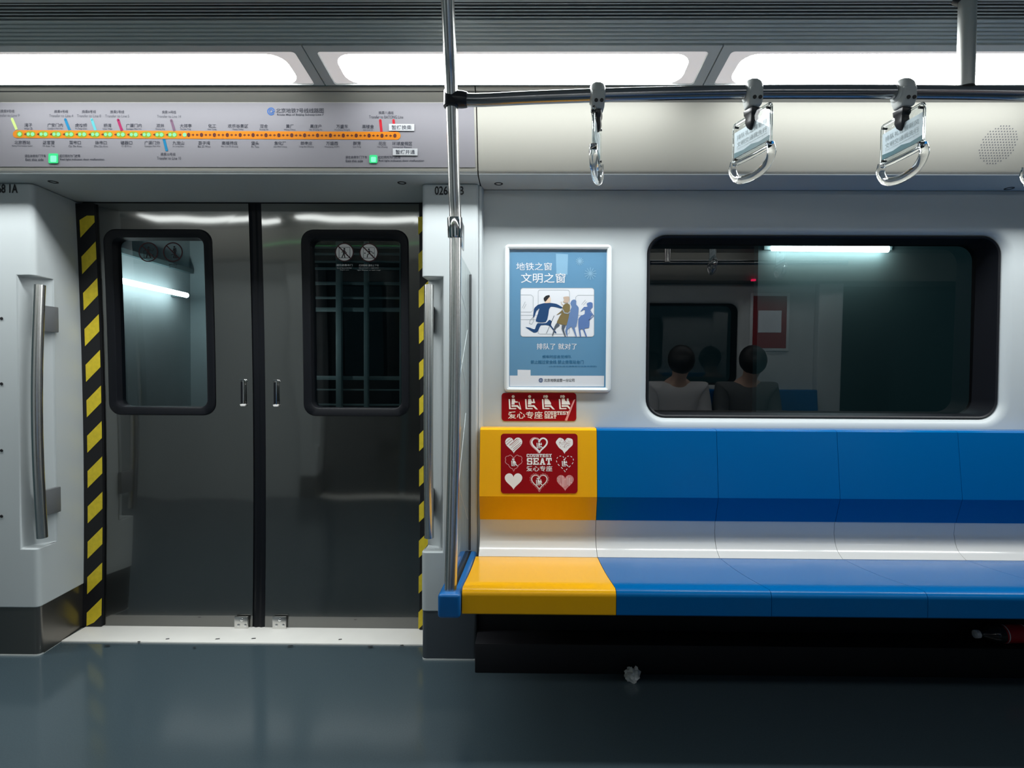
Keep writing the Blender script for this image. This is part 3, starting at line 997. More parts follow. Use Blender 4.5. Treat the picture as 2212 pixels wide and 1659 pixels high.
def strap(u, ang, label, lines):
    c = rail_at_u(u)
    o = empty('hanging_strap', c, label, 'strap', 'hanging strap handles on the overhead rail')
    o.rotation_euler = (0, 0, 0)
    L = Vector(c)
    Rz = Matrix.Rotation(ang, 3, 'Z')
    T = lambda x, y, z: L + Rz @ Vector((x, y, z))
    # clamp around the rail
    m = MB()
    m.lathe([(-0.0205, 0.019), (-0.020, 0.024), (-0.015, 0.030), (-0.006, 0.0335), (0.006, 0.0335), (0.015, 0.030), (0.020, 0.024), (0.0205, 0.019)], L, (1, 0, 0), 28)
    m.build('clamp', 'clamp_grey', o, smooth=40)
    m = MB()
    m.prism_x([(L.y - 0.033, L.z + 0.002), (L.y - 0.034, L.z - 0.03), (L.y - 0.024, L.z - 0.045), (L.y + 0.012, L.z - 0.045), (L.y + 0.024, L.z - 0.022), (L.y + 0.02, L.z)], L.x - 0.0175, L.x + 0.0175)
    fl = m.build('clamp_cheek', 'clamp_grey', o, bevel=0.004, seg=3)
    for dx in (-0.0065, 0.0085):
        MB().lathe([(0, 0.0052), (0.002, 0.0048)], (L.x + dx, L.y - 0.0338, L.z - 0.029), (0, -1, -0.1), 12).build('screw', 'ink_black', fl)
    # swivel tongue
    m = MB()
    m.loops([[T(-0.019, -0.014, -0.047), T(0.019, -0.014, -0.047), T(0.019, 0.014, -0.047), T(-0.019, 0.014, -0.047)],
             [T(-0.018, -0.013, -0.060), T(0.016, -0.013, -0.060), T(0.016, 0.013, -0.060), T(-0.018, 0.013, -0.060)],
             [T(-0.014, -0.011, -0.066), T(0.012, -0.011, -0.066), T(0.012, 0.011, -0.066), T(-0.014, 0.011, -0.066)],
             [T(-0.015, -0.012, -0.080), T(0.013, -0.012, -0.080), T(0.013, 0.012, -0.080), T(-0.015, 0.012, -0.080)],
             [T(-0.010, -0.009, -0.094), T(0.008, -0.009, -0.094), T(0.008, 0.009, -0.094), T(-0.010, 0.009, -0.094)],
             [T(-0.003, -0.005, -0.102), T(0.002, -0.005, -0.102), T(0.002, 0.005, -0.102), T(-0.003, 0.005, -0.102)]], True, True)
    m.build('swivel_tongue', 'black_plastic', o, bevel=0.002)
    # clear holder panel: two thin acrylic sheets, printed insert between, four studs
    zt_, zb_ = -0.060, -0.168
    hw = 0.074
    m = MB()
    m.loops([[T(x, yy, z) for x, z in rrect(-hw, hw, zb_, zt_, 0.010)] for yy in (-0.0055, 0.0055)], True, True)
    panel = m.build('holder_panel', 'clear_pane', o, smooth=0)
    m = MB()
    for x, z in rrect(0, 0, 0, 0, 0)[:0]: pass
    m.tube([T(x, 0, z) for x, z in rrect(-hw, hw, zb_, zt_, 0.010)], 0.0032, 6, closed=True)
    m.build('panel_edge', 'acrylic', o)
    m = MB()
    iz1, iz0 = -0.084, -0.155
    m.loops([[T(x, yy, z) for x, z in [(-hw + 0.004, iz0), (hw - 0.004, iz0), (hw - 0.004, iz1), (-hw + 0.004, iz1)]] for yy in (-0.001, 0.001)], True, True)
    ins = m.build('printed_insert', 'insert_blue', o, smooth=0)
    for sgn in (-1, 1):
        m = MB()
        m.poly([T(x * sgn, sgn * 0.0016, z) for x, z in [(-hw + 0.004, iz0), (hw - 0.004, iz0), (hw - 0.004, iz0 + 0.014), (0.03, iz0 + 0.011), (0, iz0 + 0.015), (-0.03, iz0 + 0.010), (-hw + 0.004, iz0 + 0.013)]])
        m.build('insert_skyline', 'insert_deep', ins, smooth=0)
    m = MB()
    for sgn in (-1, 1):
        for (body, z, h, wd_) in ((lines[0], -0.102, 0.014, 0.118), (lines[1], -0.122, 0.014, 0.118), ('Travel in a civilised way and let others go first', -0.134, 0.005, 0.118)):
            vs_, fs_, asp = text_geo(body, 0.0)
            m.add([T(-sgn * (wd_ / 2) * (1 - 2 * x) * -1 * -1 if False else sgn * (-wd_ / 2 + wd_ * x) * 1.0, -sgn * 0.0018, z + h * (y - 0.5)) for x, y in vs_], fs_)
    m.build('insert_lettering', 'insert_ink', ins, smooth=0)
    for x in (-hw + 0.010, hw - 0.010):
        for z in (zt_ - 0.010, zb_ + 0.008):
            MB().tube([T(x, -0.007, z), T(x, 0.007, z)], 0.0032, 10).build('stud', 'ink_black', o)
    # clear D-shaped grip
    m = MB()
    pth = smooth_path([T(-hw + 0.004, 0, zb_ + 0.002), T(-hw - 0.002, 0, zb_ - 0.024), T(-hw + 0.022, 0, zb_ - 0.052), T(0, 0, zb_ - 0.062), T(hw - 0.022, 0, zb_ - 0.052), T(hw + 0.002, 0, zb_ - 0.024), T(hw - 0.004, 0, zb_ + 0.002)], 6)
    m.tube(pth, 0.0115, 14)
    m.build('grip', 'acrylic', o)
    m = MB()
    m.tube(smooth_path([T(-hw + 0.004, 0, zb_ - 0.004), T(-0.03, 0, zb_ - 0.006), T(0.03, 0, zb_ - 0.006), T(hw - 0.004, 0, zb_ - 0.004)], 4), 0.006, 12)
    m.build('grip_bar', 'acrylic', o)
    return o


A2 = math.atan2(-0.150, 0.050)
A3 = math.atan2(-0.150, 0.017)
A1 = math.atan2(-0.150, -0.036)
LNS = ('排队礼让展新风', '文明交通我先行')
strap(1294, A1, 'clear strap handle seen edge-on, the one nearest the grab pole', LNS)
strap(1625, A2, 'clear strap handle with glare across its insert, second along the rail from the pole', LNS)
strap(1951, A3, 'clear strap handle beside the round speaker grille', LNS)
strap(2262, A3, 'clear strap handle cut off by the photo edge, right of the speaker grille', LNS)

# ------------------------------------------------------------------ route map on the header
B0 = HEAD.pt(-700, 219, 0)
rm = empty('route_map', HEAD.pt(500, 360), 'long route map board with orange line and green lights above the doors', 'route map')
zt_, zb_ = HEAD.pt(560, 222), HEAD.pt(560, 361)
xr_ = HEAD.pt(1025, 290).x
n = HN
m = MB()
bl = lambda off: [Vector((x, p.y, p.z)) + n * off for x, p in ((-2.25, zb_), (xr_, zb_), (xr_, zt_), (-2.25, zt_))]
m.loops([bl(-0.002), bl(0.0015)], True, True)
board = m.build('board', 'board_grey', rm, smooth=0)
O1, O2, O3, O4 = 0.0022, 0.0026, 0.0030, 0.0036
vline = lambda u: 289.6 + (u - 28) * 0.0043
m = MB()
pts = []
for k in range(9):
    a_ = math.pi / 2 + math.pi * k / 8
    pts.append((36 + 8.5 * math.cos(a_), vline(36) - 8.5 * math.sin(a_)))
for k in range(9):
    a_ = -math.pi / 2 + math.pi * k / 8
    pts.append((857 + 8.5 * math.cos(a_), vline(857) - 8.5 * math.sin(a_)))
HEAD.poly(m, pts, O1)
m.build('line_bar', 'line_orange', rm, smooth=0)
ST = [853 - 27.85 * k for k in range(30)][::-1]
md_, mg = MB(), MB()


def led(u, v, r_):
    ml = MB(); HEAD.circle(ml, u, v, r_, O3, 12)
    ml.build('station_led', 'led_green', rm, smooth=0)


for i, u in enumerate(ST):
    if i > 12:
        mk_ = MB(); HEAD.circle(mk_, u, vline(u), 3.6, O2, 12, 4.4)
        mk_.build('station_mark', 'station_dark', rm, smooth=0)
    if i < 29:
        for du, s_ in ((9.3, 1), (18.6, -1)):
            v = vline(u + du)
            if i > 12 or s_ > 0:
                q = [(u + du + 3.2 * s_, v), (u + du - 0.2 * s_, v - 3.2), (u + du - 0.2 * s_, v - 1.1), (u + du - 2.6 * s_, v - 1.1), (u + du - 2.6 * s_, v + 1.1), (u + du - 0.2 * s_, v + 1.1), (u + du - 0.2 * s_, v + 3.2)]
                HEAD.poly(md_, q, O2)
    if i <= 12:
        for du in ((-3.0,) if i == 0 else (-12.2, -3.0)):
            led(u + du, vline(u + du), 4.0 if du == -3.0 else 3.4)
        HEAD.circle(mg, u - (3 if i == 0 else 7.5), vline(u), 7 if i == 0 else 11.5, O2 - 0.0002, 16, 7.0)
led(398.7, vline(399), 4.2)
md_.build('arrow_pattern', 'station_dark', rm, smooth=0)
mg.build('led_halos', 'led_glow', rm, smooth=0)  # glow of the LEDs on the line, drawn as faintly emissive discs
for nm, mt, u0, v0, u1, v1 in [('transfer_stub', 'lime', 26, 257, 36, 280), ('transfer_stub', 'line_blue', 141, 258, 150.5, 281.5), ('transfer_stub', 'line_teal', 198, 258, 206.5, 282),
                               ('transfer_stub', 'line_magenta', 255, 259, 263.5, 283), ('transfer_stub', 'line_purple', 370, 260, 377, 283.5), ('transfer_stub', 'line_blue', 354, 301, 360.5, 326),
                               ('transfer_stub', 'line_red', 821.5, 260, 824, 285), ('transfer_stub', 'line_red', 850, 260, 852.5, 285)]:
    m = MB(); HEAD.stroke(m, [(u0, v0), (u1, v1)], 5.6, O1); HEAD.circle(m, u0, v0 if v0 < 290 else v0, 2.8, O1, 10)
    m.build(nm, mt, rm, smooth=0)
mi, mgk = MB(), MB()
top = [('湾子', 'Wan Zi', 61), ('广安门内', "Guang'an Men Nei", 119), ('虎坊桥', 'Hu Fang Qiao', 175), ('桥湾', 'Qiao Wan', 232), ('广渠门内', 'Guangqu Men Nei', 289), ('双井', 'Shuang Jing', 346),
       ('大郊亭', 'Da Jiao Ting', 401), ('化工', 'Hua Gong', 458), ('欢乐谷景区', 'Happy Valley', 514), ('双合', 'Shuang He', 570), ('黄厂', 'Huang Chang', 626), ('黑庄户', 'Hei Zhuang Hu', 682), ('万盛东', 'Wansheng Dong(E)', 739), ('高楼金', 'Gao Lou Jin', 795)]
bot = [('北京西站', 'Beijing West Railway Station', 48), ('达官营', 'Da Guan Ying', 105), ('菜市口', 'Cai Shi Kou', 162), ('珠市口', 'Zhu Shi Kou', 218), ('磁器口', 'Ci Qi Kou', 273), ('广渠门外', 'Guangqu Men Wai', 329), ('九龙山', 'Jiu Long Shan', 385),
       ('百子湾', 'Bai Zi Wan', 441), ('南楼梓庄', 'Nan Lou Zi Zhuang', 496), ('垡头', 'Fa Tou', 551), ('焦化厂', 'Jiao Hua Chang', 605), ('郎辛庄', 'Lang Xin Zhuang', 662), ('万盛西', 'Wansheng Xi(W)', 717), ('群芳', 'Qun Fang', 771), ('花庄', 'Hua Zhuang', 826), ('环球度假区', 'Universal Resort', 869)]
for zh, en, u in top:
    v = 270 + (u - 61) * 0.0045
    ms_ = MB()
    HEAD.textc(ms_, zh, u, v, 8.2, O1, 0.004)
    HEAD.textc(ms_, en, u, v + 7.6, 4.2, O1, 0.0, wmax=34)
    ms_.build('station_name', 'ink', rm, smooth=0)
for zh, en, u in bot:
    v = 307.5 + (u - 48) * 0.003
    ms_ = MB()
    HEAD.textc(ms_, zh, u, v, 8.2, O1, 0.004)
    HEAD.textc(ms_, en, u, v + 7.8, 4.2, O1, 0.0, wmax=44)
    ms_.build('station_name', 'ink', rm, smooth=0)
for u, num in ((16, '9'), (132, '4'), (192, '8'), (253, '5'), (365, '14')):
    v = 240 + u * 0.006
    HEAD.textc(mi, '换乘%s号线' % num, u, v, 7.0, O1, 0.0, wmax=30)
    HEAD.textc(mgk, 'Transfer to Line ' + num, u, v + 9, 6.2, O1, 0.0, wmax=52)
HEAD.textc(mi, '换乘10号线', 363, 333, 7.0, O1, 0.0, wmax=32)
HEAD.textc(mi, 'Transfer to Line 10', 365, 341.5, 6.2, O1, 0.0, wmax=52)
HEAD.textc(mi, '换乘八通线', 834, 243.5, 7.0, O1, 0.0, wmax=32)
HEAD.textc(mi, 'Transfer to BATONG Line', 834, 252.5, 6.4, O1, 0.0, wmax=74)
HEAD.text(mi, '北京地铁7号线线路图', 596, 233.5, 699, 244.2, O1, 0.006)
HEAD.text(mi, 'Route Map of Beijing Subway Line 7', 598.5, 245.3, 699, 251, O1, 0.006)
for (zx0, zx1, ex0, ex1, vz, lx0, lx1, rx1) in [(53, 99, 55, 94, 333.5, 129, 173, 225), (746, 793, 747, 784, 336.3, 817, 865, 916)]:
    HEAD.text(mi, '请在本侧车门下车', zx0, vz, zx1, vz + 6.5, O1, 0.006)
    HEAD.text(mi, 'Exit this side', ex0, vz + 8.3, ex1, vz + 14, O1, 0.008)
    HEAD.text(mi, '红灯亮时为门故障', lx0, vz, lx1, vz + 6.5, O1, 0.006)
    HEAD.text(mi, 'Red light indicates door malfunction', lx0 + 1, vz + 8.3, rx1, vz + 14, O1, 0.008)
mi.build('map_lettering', 'ink', rm, smooth=0)
mgk.build('small_lettering', 'ink_grey', rm, smooth=0)


def subway_logo(face, u, v, r, off, mt, parent, name='logo'):
    m = MB()
    arc = [(u + r * 0.84 * math.cos(math.radians(a_)), v + r * 0.84 * math.sin(math.radians(a_))) for a_ in range(30, 346, 15)]
    face.stroke(m, arc, r * 0.28, off)
    b = r * 0.42
    dl = [(u - b * .8, v - b), (u + b * .3, v - b), (u + b * 1.0, v - b * .45), (u + b * 1.0, v + b * .45), (u + b * .3, v + b), (u - b * .8, v + b)]
    face.stroke(m, dl, r * 0.24, off + 0.0001, closed=True)
    face.stroke(m, [(u + b, v + b * .1), (u + r * 0.95, v + b * .1)], r * 0.24, off + 0.0002)
    return m.build(name, mt, parent, smooth=0)


subway_logo(HEAD, 585.5, 240.5, 8.6, O1, 'logo_blue', rm)
for u0, v0, u1, v1, body in [(840, 267.5, 895, 282.5, '暂缓换乘'), (848.5, 320.5, 902, 335.5, '暂缓开通')]:
    m = MB()
    q = [(u0, v0), (u1, v0 + .3), (u1, v1 + .3), (u0, v1)]
    m.loops([[HEAD.pt(u, v, O3) for u, v in q], [HEAD.pt(u, v, O4 + 0.0004) for u, v in q]], True, True)
    sk = m.build('overlay_sticker', 'sticker_white', rm, smooth=0)
    m = MB(); HEAD.text(m, body, u0 + 6, v0 + 3, u1 - 6, v1 - 2.2, O4 + 0.0006, 0.008)
    m.build('overlay_lettering', 'ink', sk, smooth=0)
for u, v, s_ in ((115, 342, 10.5), (806.5, 343.5, 8.6)):
    m = MB()
    m.loops([[HEAD.pt(a_, b_, o_) for a_, b_ in rrect(u - s_, u + s_, v - s_, v + s_, 2.5)] for o_ in (0.001, 0.004)], True, True)
    il = m.build('indicator_light', 'indicator_green', rm, smooth=0)
    m = MB(); HEAD.rect(m, u - s_ * .6, v - s_ * .55, u + s_ * .65, v + s_ * .75, 0.0043, 2)
    m.build('indicator_lens', 'indicator_core', il, smooth=0)

# speaker perforations and recessed screws on the header
sp = empty('speaker_grille', HEAD.pt(2156, 313), 'round patch of small speaker holes in the header panel', 'speaker')
m = MB()
c = HEAD.pt(2156, 313)
ex = Vector((1, 0, 0)); ey = n.cross(ex).normalized()
if ey.z < 0: ey = -ey
rad = 0.062
cnt = 0
for i in range(-9, 10):
    for j in range(-9, 10):
        x = i * 0.0098 + (0.0049 if j % 2 else 0); y = j * 0.0086
        if x * x + y * y < rad * rad:
            cc = c + ex * (x + 0.12 * y) + ey * y + n * 0.0006
            m.poly([cc + (ex * math.cos(2 * math.pi * k / 8) + ey * math.sin(2 * math.pi * k / 8)) * 0.0021 for k in range(8)])
m.build('perforations', 'ink_grey', sp, smooth=0)
UND = Face((0, 0, ZH - 0.0022), (0, 0, -1))
for u, v, lb in ((115, 393, 'dark recessed screw under the header above the left hazard strip'), (868, 395, 'dark recessed screw under the header left of the grab pole'),
                 (1077, 397, 'dark recessed screw under the header just right of the pillar'), (2180, 407, 'dark recessed screw under the header at the far right')):
    p = UND.pt(u, v)
    MB().lathe([(-0.001, 0.017), (0.0012, 0.016), (0.0014, 0.011), (-0.0005, 0.010)], p, (0, 0, -1), 18).build('recessed_screw', 'ink_black', label=lb, cat='screw', group='recessed screws under the header')

# ------------------------------------------------------------------ poster in its frame
WALL = Face((0, YW, 0), (0, -1, 0))
zx = lambda x, y: (1060 + x / 3.95, 510 + y / 3.95)
pf = empty('framed_poster', WALL.pt(1205, 846), 'white framed blue subway manners poster on the wall left of the window', 'poster')
q_out = [WALL.pt(u, v, 0.0) for u, v in ((1089, 847), (1318.5, 848), (1321.5, 530), (1090.5, 528))]
x0 = (q_out[0].x + q_out[3].x) / 2; x1 = (q_out[1].x + q_out[2].x) / 2
z0 = (q_out[0].z + q_out[1].z) / 2; z1 = (q_out[2].z + q_out[3].z) / 2
m = MB()
fl = []
for ins, dy in [(0.0, 0.0), (0.0, 0.008), (0.003, 0.014), (0.010, 0.016), (0.017, 0.013), (0.0195, 0.006), (0.0195, 0.002)]:
    fl.append([(x, YW - dy, z) for x, z in rrect(x0 + ins, x1 - ins, z0 + ins, z1 - ins, max(0.016 - ins, 0.0008), 5)])
m.loops(fl)
m.build('frame', 'frame_white', pf)
m = MB(); m.box(x0 + 0.018, x1 - 0.018, YW - 0.004, YW - 0.001, z0 + 0.018, z1 - 0.018)
sheet = m.build('poster_sheet', 'poster_blue', pf, smooth=0)
PO = Face((0, YW - 0.004, 0), (0, -1, 0))
E = [0.0004 + 0.0003 * k for k in range(12)]


def pzoly(mb, pts, k, soft=True):
    if soft and len(pts) > 4:
        n_ = len(pts)
        out = []
        for i in range(n_):
            p0_, p1_, p2_, p3_ = (Vector(pts[(i + d_) % n_]) for d_ in (-1, 0, 1, 2))
            for q_ in range(5):
                t = q_ / 5
                c_ = 0.5 * ((2 * p1_) + (p2_ - p0_) * t * .8 + (2 * p0_ - 5 * p1_ + 4 * p2_ - p3_) * t * t * .8 + (3 * p1_ - p0_ - 3 * p2_ + p3_) * t ** 3 * .8)
                l_ = p1_ + (p2_ - p1_) * t
                out.append(tuple(l_ * .25 + c_ * .75) if q_ else tuple(p1_))
        pts = out
    PO.poly(mb, [zx(*p) for p in pts], E[k])


m = MB(); pzoly(m, [(162, 1190), (968, 1192), (966, 1284), (162, 1284)], 0)
pzoly(m, [(229, 1140), (340, 1142), (340, 1190.4), (229, 1190.1)], 0)
m.build('footer_band', 'poster_white', sheet, smooth=0)
m = MB()
PO.poly(m, [zx(x, y) for x, y in rrect(255, 882, 443, 858, 22)], E[0])
m.build('picture_panel', 'poster_white', sheet, smooth=0)
m = MB()
PO.stroke(m, [zx(x, y) for x, y in rrect(255, 882, 443, 858, 22)], 0.9, E[1], True)
PO.stroke(m, [zx(x, y) for x, y in rrect(405, 672, 460, 836, 18)], 0.9, E[1], True)
for pth in ([(257, 502), (345, 502), (362, 518), (362, 632), (345, 648), (257, 648)], [(881, 505), (742, 505), (725, 522), (725, 640)], [(257, 675), (403, 675)], [(257, 713), (403, 713)], [(672, 675), (881, 677)], [(672, 713), (745, 713)],
            [(268, 615), (295, 560)], [(282, 620), (303, 580)], [(775, 585), (808, 545)], [(790, 590), (818, 558)]):
    PO.stroke(m, [zx(*p) for p in pth], 0.8, E[1])
m.build('carriage_outline', 'poster_line', sheet, smooth=0)
# runner pushing in
m = MB()
pzoly(m, [(362, 690), (370, 620), (400, 588), (450, 573), (505, 570), (560, 578), (610, 606), (602, 618), (555, 606), (515, 602), (498, 625), (490, 680), (470, 733), (385, 728), (415, 620), (390, 640), (372, 690)], 2)
pzoly(m, [(398, 745), (470, 742), (500, 715), (522, 728), (515, 760), (560, 822), (548, 826), (500, 765), (430, 760), (400, 815), (370, 824), (330, 800), (297, 777), (330, 780), (375, 795)], 2)
m.build('runner_clothes', 'poster_navy', sheet, smooth=0)
m = MB()
pzoly(m, [(455, 548), (452, 530), (470, 510), (498, 503), (505, 514), (492, 530), (468, 558)], 4)
m.build('runner_hair', 'ink_black', sheet, smooth=0)
m = MB()
pzoly(m, [(466, 555), (490, 525), (507, 520), (512, 550), (505, 568), (462, 572)], 3)
m.build('runner_face', 'poster_skin', sheet, smooth=0)
m = MB()
PO.stroke(m, [zx(*p) for p in ((362, 690), (335, 720), (330, 745), (350, 752), (366, 725), (362, 695))], 1.0, E[2])
PO.stroke(m, [zx(*p) for p in ((610, 620), (630, 655), (660, 660), (680, 640))], 2.4, E[5])
m.build('runner_hands', 'poster_line', sheet, smooth=0)
# the queue
m = MB()
pzoly(m, [(612, 610), (628, 582), (655, 574), (676, 590), (676, 640), (662, 720), (650, 760), (565, 742), (585, 690), (605, 655), (560, 674), (605, 635)], 3)
m.build('elder_clothes', 'poster_olive', sheet, smooth=0)
m = MB()
pzoly(m, [(565, 740), (545, 770), (524, 846), (531, 848), (556, 790), (590, 762)], 3)
pzoly(m, [(610, 758), (605, 790), (632, 855), (640, 854), (626, 800), (640, 762)], 3)
PO.stroke(m, [zx(*p) for p in ((542, 678), (475, 830))], 0.9, E[2])
m.build('elder_legs', 'poster_slate', sheet, smooth=0)
m = MB()
pzoly(m, [(620, 520), (665, 514), (672, 535), (660, 568), (634, 570), (616, 560), (628, 545)], 3)
PO.stroke(m, [zx(*p) for p in ((600, 560), (606, 580), (625, 592))], 1.4, E[3])
m.build('elder_face', 'poster_skin_two', sheet, smooth=0)
m = MB()
pzoly(m, [(680, 575), (690, 550), (712, 541), (730, 552), (730, 585), (750, 610), (745, 690), (730, 770), (716, 780), (735, 858), (726, 858), (690, 775), (655, 800), (655, 858), (636, 815), (645, 770), (664, 700), (675, 640), (690, 605)], 4)
m.build('queue_man', 'poster_periwinkle', sheet, smooth=0)
m = MB()
pzoly(m, [(820, 575), (845, 563), (868, 570), (870, 605), (855, 622), (850, 650), (868, 670), (845, 710), (840, 780), (800, 790), (822, 858), (812, 858), (785, 795), (765, 800), (772, 858), (762, 858), (748, 780), (748, 710), (768, 680), (800, 665), (802, 625), (765, 645), (795, 605), (826, 602)], 4)
PO.stroke(m, [zx(*p) for p in ((852, 640), (878, 680), (838, 718))], 1.6, E[4])
m.build('queue_mother', 'poster_periwinkle_deep', sheet, smooth=0)
# lettering
m = MB()
PO.text(m, '地铁之窗', *zx(218, 226), *zx(522, 292), E[1], 0.0)
m.build('heading_lettering', 'poster_white', sheet, smooth=0)
m = MB()
PO.text(m, '文明之窗', *zx(258, 315), *zx(638, 400), E[1], 0.005)
m.build('heading_lettering', 'poster_white', sheet, smooth=0)
m = MB()
PO.text(m, '排队了 就对了', *zx(392, 915), *zx(735, 967), E[1], 0.006)
m.build('slogan_lettering', 'poster_white', sheet, smooth=0)
m = MB()
PO.text(m, '候车时应自觉排队', *zx(440, 1014), *zx(690, 1042), E[1], 0.006)
PO.text(m, '禁止越过安全线 禁止倚靠站台门', *zx(340, 1058), *zx(792, 1090), E[1], 0.006)
PO.text(m, '(北京市轨道交通乘客守则有关规定)', *zx(498, 1104), *zx(904, 1120), E[1], 0.0)
m.build('dark_lettering', 'poster_teal_ink', sheet, smooth=0)
m = MB()
PO.text(m, '北京地铁运营一分公司', *zx(456, 1216), *zx(715, 1244), E[2], 0.008)
m.build('operator_lettering', 'ink', sheet, smooth=0)
u_, v_ = zx(428, 1230)
subway_logo(PO, u_, v_, 4.8, E[2], 'logo_blue', sheet)
m = MB()
for (cx, cy, r_) in ((760, 215, 34), (850, 320, 52)):
    for k in range(6):
        a_ = math.pi * k / 6
        PO.stroke(m, [zx(cx - r_ * math.cos(a_), cy - r_ * math.sin(a_)), zx(cx + r_ * math.cos(a_), cy + r_ * math.sin(a_))], 1.4, E[1] + k * 1e-5)
pzoly(m, [(556, 150), (660, 155), (655, 330), (560, 320)], 0)
m.build('snowflakes', 'poster_light', sheet, smooth=0)

# ------------------------------------------------------------------ courtesy signs
def sitter(face, mb, u, v, s, kind, off):
    """seated figure pictogram; (u, v) is the foot of the seat back, s the height"""
    q = lambda x, y: (u + x * s, v - y * s)
    face.circle(mb, *q(.34, .90), .105 * s, off, 14)
    torso = {0: [(.24, .74), (.44, .74), (.50, .56), (.66, .56), (.66, .48), (.44, .48), (.44, .34), (.22, .34)],
             1: [(.24, .74), (.44, .74), (.50, .54), (.72, .54), (.72, .44), (.46, .44), (.46, .34), (.22, .34)],
             2: [(.20, .76), (.40, .76), (.52, .66), (.64, .48), (.66, .34), (.20, .34)],
             3: [(.22, .76), (.44, .76), (.46, .62), (.62, .50), (.60, .34), (.22, .34)]}[kind]
    face.poly(mb, [q(*p) for p in torso], off + 1e-5)
    face.poly(mb, [q(*p) for p in ((.22, .30), (.66, .30), (.92, .0), (.78, .0), (.60, .18), (.22, .18))], off + 2e-5)
    face.poly(mb, [q(*p) for p in ((.02, .72), (.12, .72), (.16, .10), (.55, .10), (.55, .02), (.06, .02))], off + 3e-5)
    if kind == 0:
        face.stroke(mb, [q(.74, .52), (q(.74, .52)[0] + .14 * s, v)], .05 * s, off + 4e-5)
    if kind == 1:
        face.poly(mb, [q(*p) for p in ((.56, .74), (.66, .74), (.70, .50), (.58, .50))], off + 4e-5)
    if kind == 2:
        face.poly(mb, [q(*p) for p in ((.12, .98), (.24, 1.0), (.20, .80), (.12, .80))], off + 4e-5)
    if kind == 3:
        face.poly(mb, [q(*p) for p in ((.12, .98), (.24, 1.0), (.20, .80), (.12, .80))], off + 4e-5)
        face.circle(mb, *q(.64, .70), .075 * s, off + 5e-5, 12)
        face.poly(mb, [q(*p) for p in ((.56, .62), (.72, .62), (.82, .34), (.60, .34))], off + 6e-5)


m = MB()
q = rrect(1083.5, 1245, 848.5, 909.5, 7)
m.loops([[WALL.pt(u, v, 0.0005) for u, v in q], [WALL.pt(u, v, 0.0018) for u, v in q]], True, True)
sg = m.build('courtesy_sign', 'red_sign', smooth=0, label='red courtesy seat sticker on the white wall below the poster', cat='sign', group='red courtesy seat signs')
m = MB()
for k, ux_ in enumerate((1098, 1133.5, 1170, 1206.5)):
    sitter(WALL, m, ux_, 884.5, 31, k, 0.0024)
WALL.text(m, '爱心专座', 1097.5, 888.5, 1172, 904.5, 0.0024, 0.008)
slab_text(WALL, m, 'COURTESY', 1176, 888.5, 1229, 896, 0.0024)
slab_text(WALL, m, 'SEAT', 1176, 897, 1202, 904, 0.0024)
m.build('sign_print', 'sign_white', sg, smooth=0)
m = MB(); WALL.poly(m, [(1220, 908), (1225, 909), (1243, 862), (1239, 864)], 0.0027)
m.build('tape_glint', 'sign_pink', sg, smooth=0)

BACK = Face((0, prof_back[3][0], prof_back[3][1]), (0, -(prof_back[3][1] - prof_back[4][1]), (prof_back[3][0] - prof_back[4][0])))
if BACK.n.y > 0: BACK.n = -BACK.n
zy = lambda x, y: (1040 + x / 6.636, 900 + y / 6.636)
q = [zy(x, y) for x, y in rrect(278, 1378, 244, 1100, 46)]
m = MB()
m.loops([[BACK.pt(u, v, 0.0003) for u, v in q], [BACK.pt(u, v, 0.0016) for u, v in q]], True, True)
sg2 = m.build('courtesy_sign', 'red_sign', smooth=0, label='large red courtesy seat sticker with hearts on the yellow backrest', cat='sign', group='red courtesy seat signs')
mw_, mp_ = MB(), MB()
E2 = [0.0020 + 0.0002 * k for k in range(8)]


def heart(cx, cy, s, n_=40, wob=0.0, k_=9):
    out = []
    for i in range(n_):
        t = 2 * math.pi * i / n_
        x = 16 * math.sin(t) ** 3 / 16.0
        y = (13 * math.cos(t) - 5 * math.cos(2 * t) - 2 * math.cos(3 * t) - math.cos(4 * t)) / 15.0
        w_ = 1 + wob * math.sin(k_ * t)
        out.append(zy(cx + x * s * w_, cy - y * s * 0.98 * w_))
    return out


def clipped_lines(cx, cy, s, ang, step, w, mb, off):
    """hatching across a heart"""
    hp = heart(cx, cy, s * 0.97, 60)
    ca, sa = math.cos(ang), math.sin(ang)
    pr = [(u * ca + v * sa, -u * sa + v * ca) for u, v in hp]
    lo, hi = min(p[1] for p in pr), max(p[1] for p in pr)
    t = lo + step
    while t < hi:
        xs = []
        for i in range(len(pr)):
            a_, b_ = pr[i], pr[(i + 1) % len(pr)]
            if (a_[1] - t) * (b_[1] - t) < 0:
                xs.append(a_[0] + (b_[0] - a_[0]) * (t - a_[1]) / (b_[1] - a_[1]))
        xs.sort()
        for i in range(0, len(xs) - 1, 2):
            j0 = xs[i] + random.uniform(0, .25) * (xs[i + 1] - xs[i]); j1 = xs[i + 1] - random.uniform(0, .25) * (xs[i + 1] - xs[i])
            BACK.stroke(mb, [(j0 * ca - t * sa, j0 * sa + t * ca), (j1 * ca - t * sa, j1 * sa + t * ca)], w * random.uniform(.5, 1.3), off)
        t += step * random.uniform(.7, 1.3)


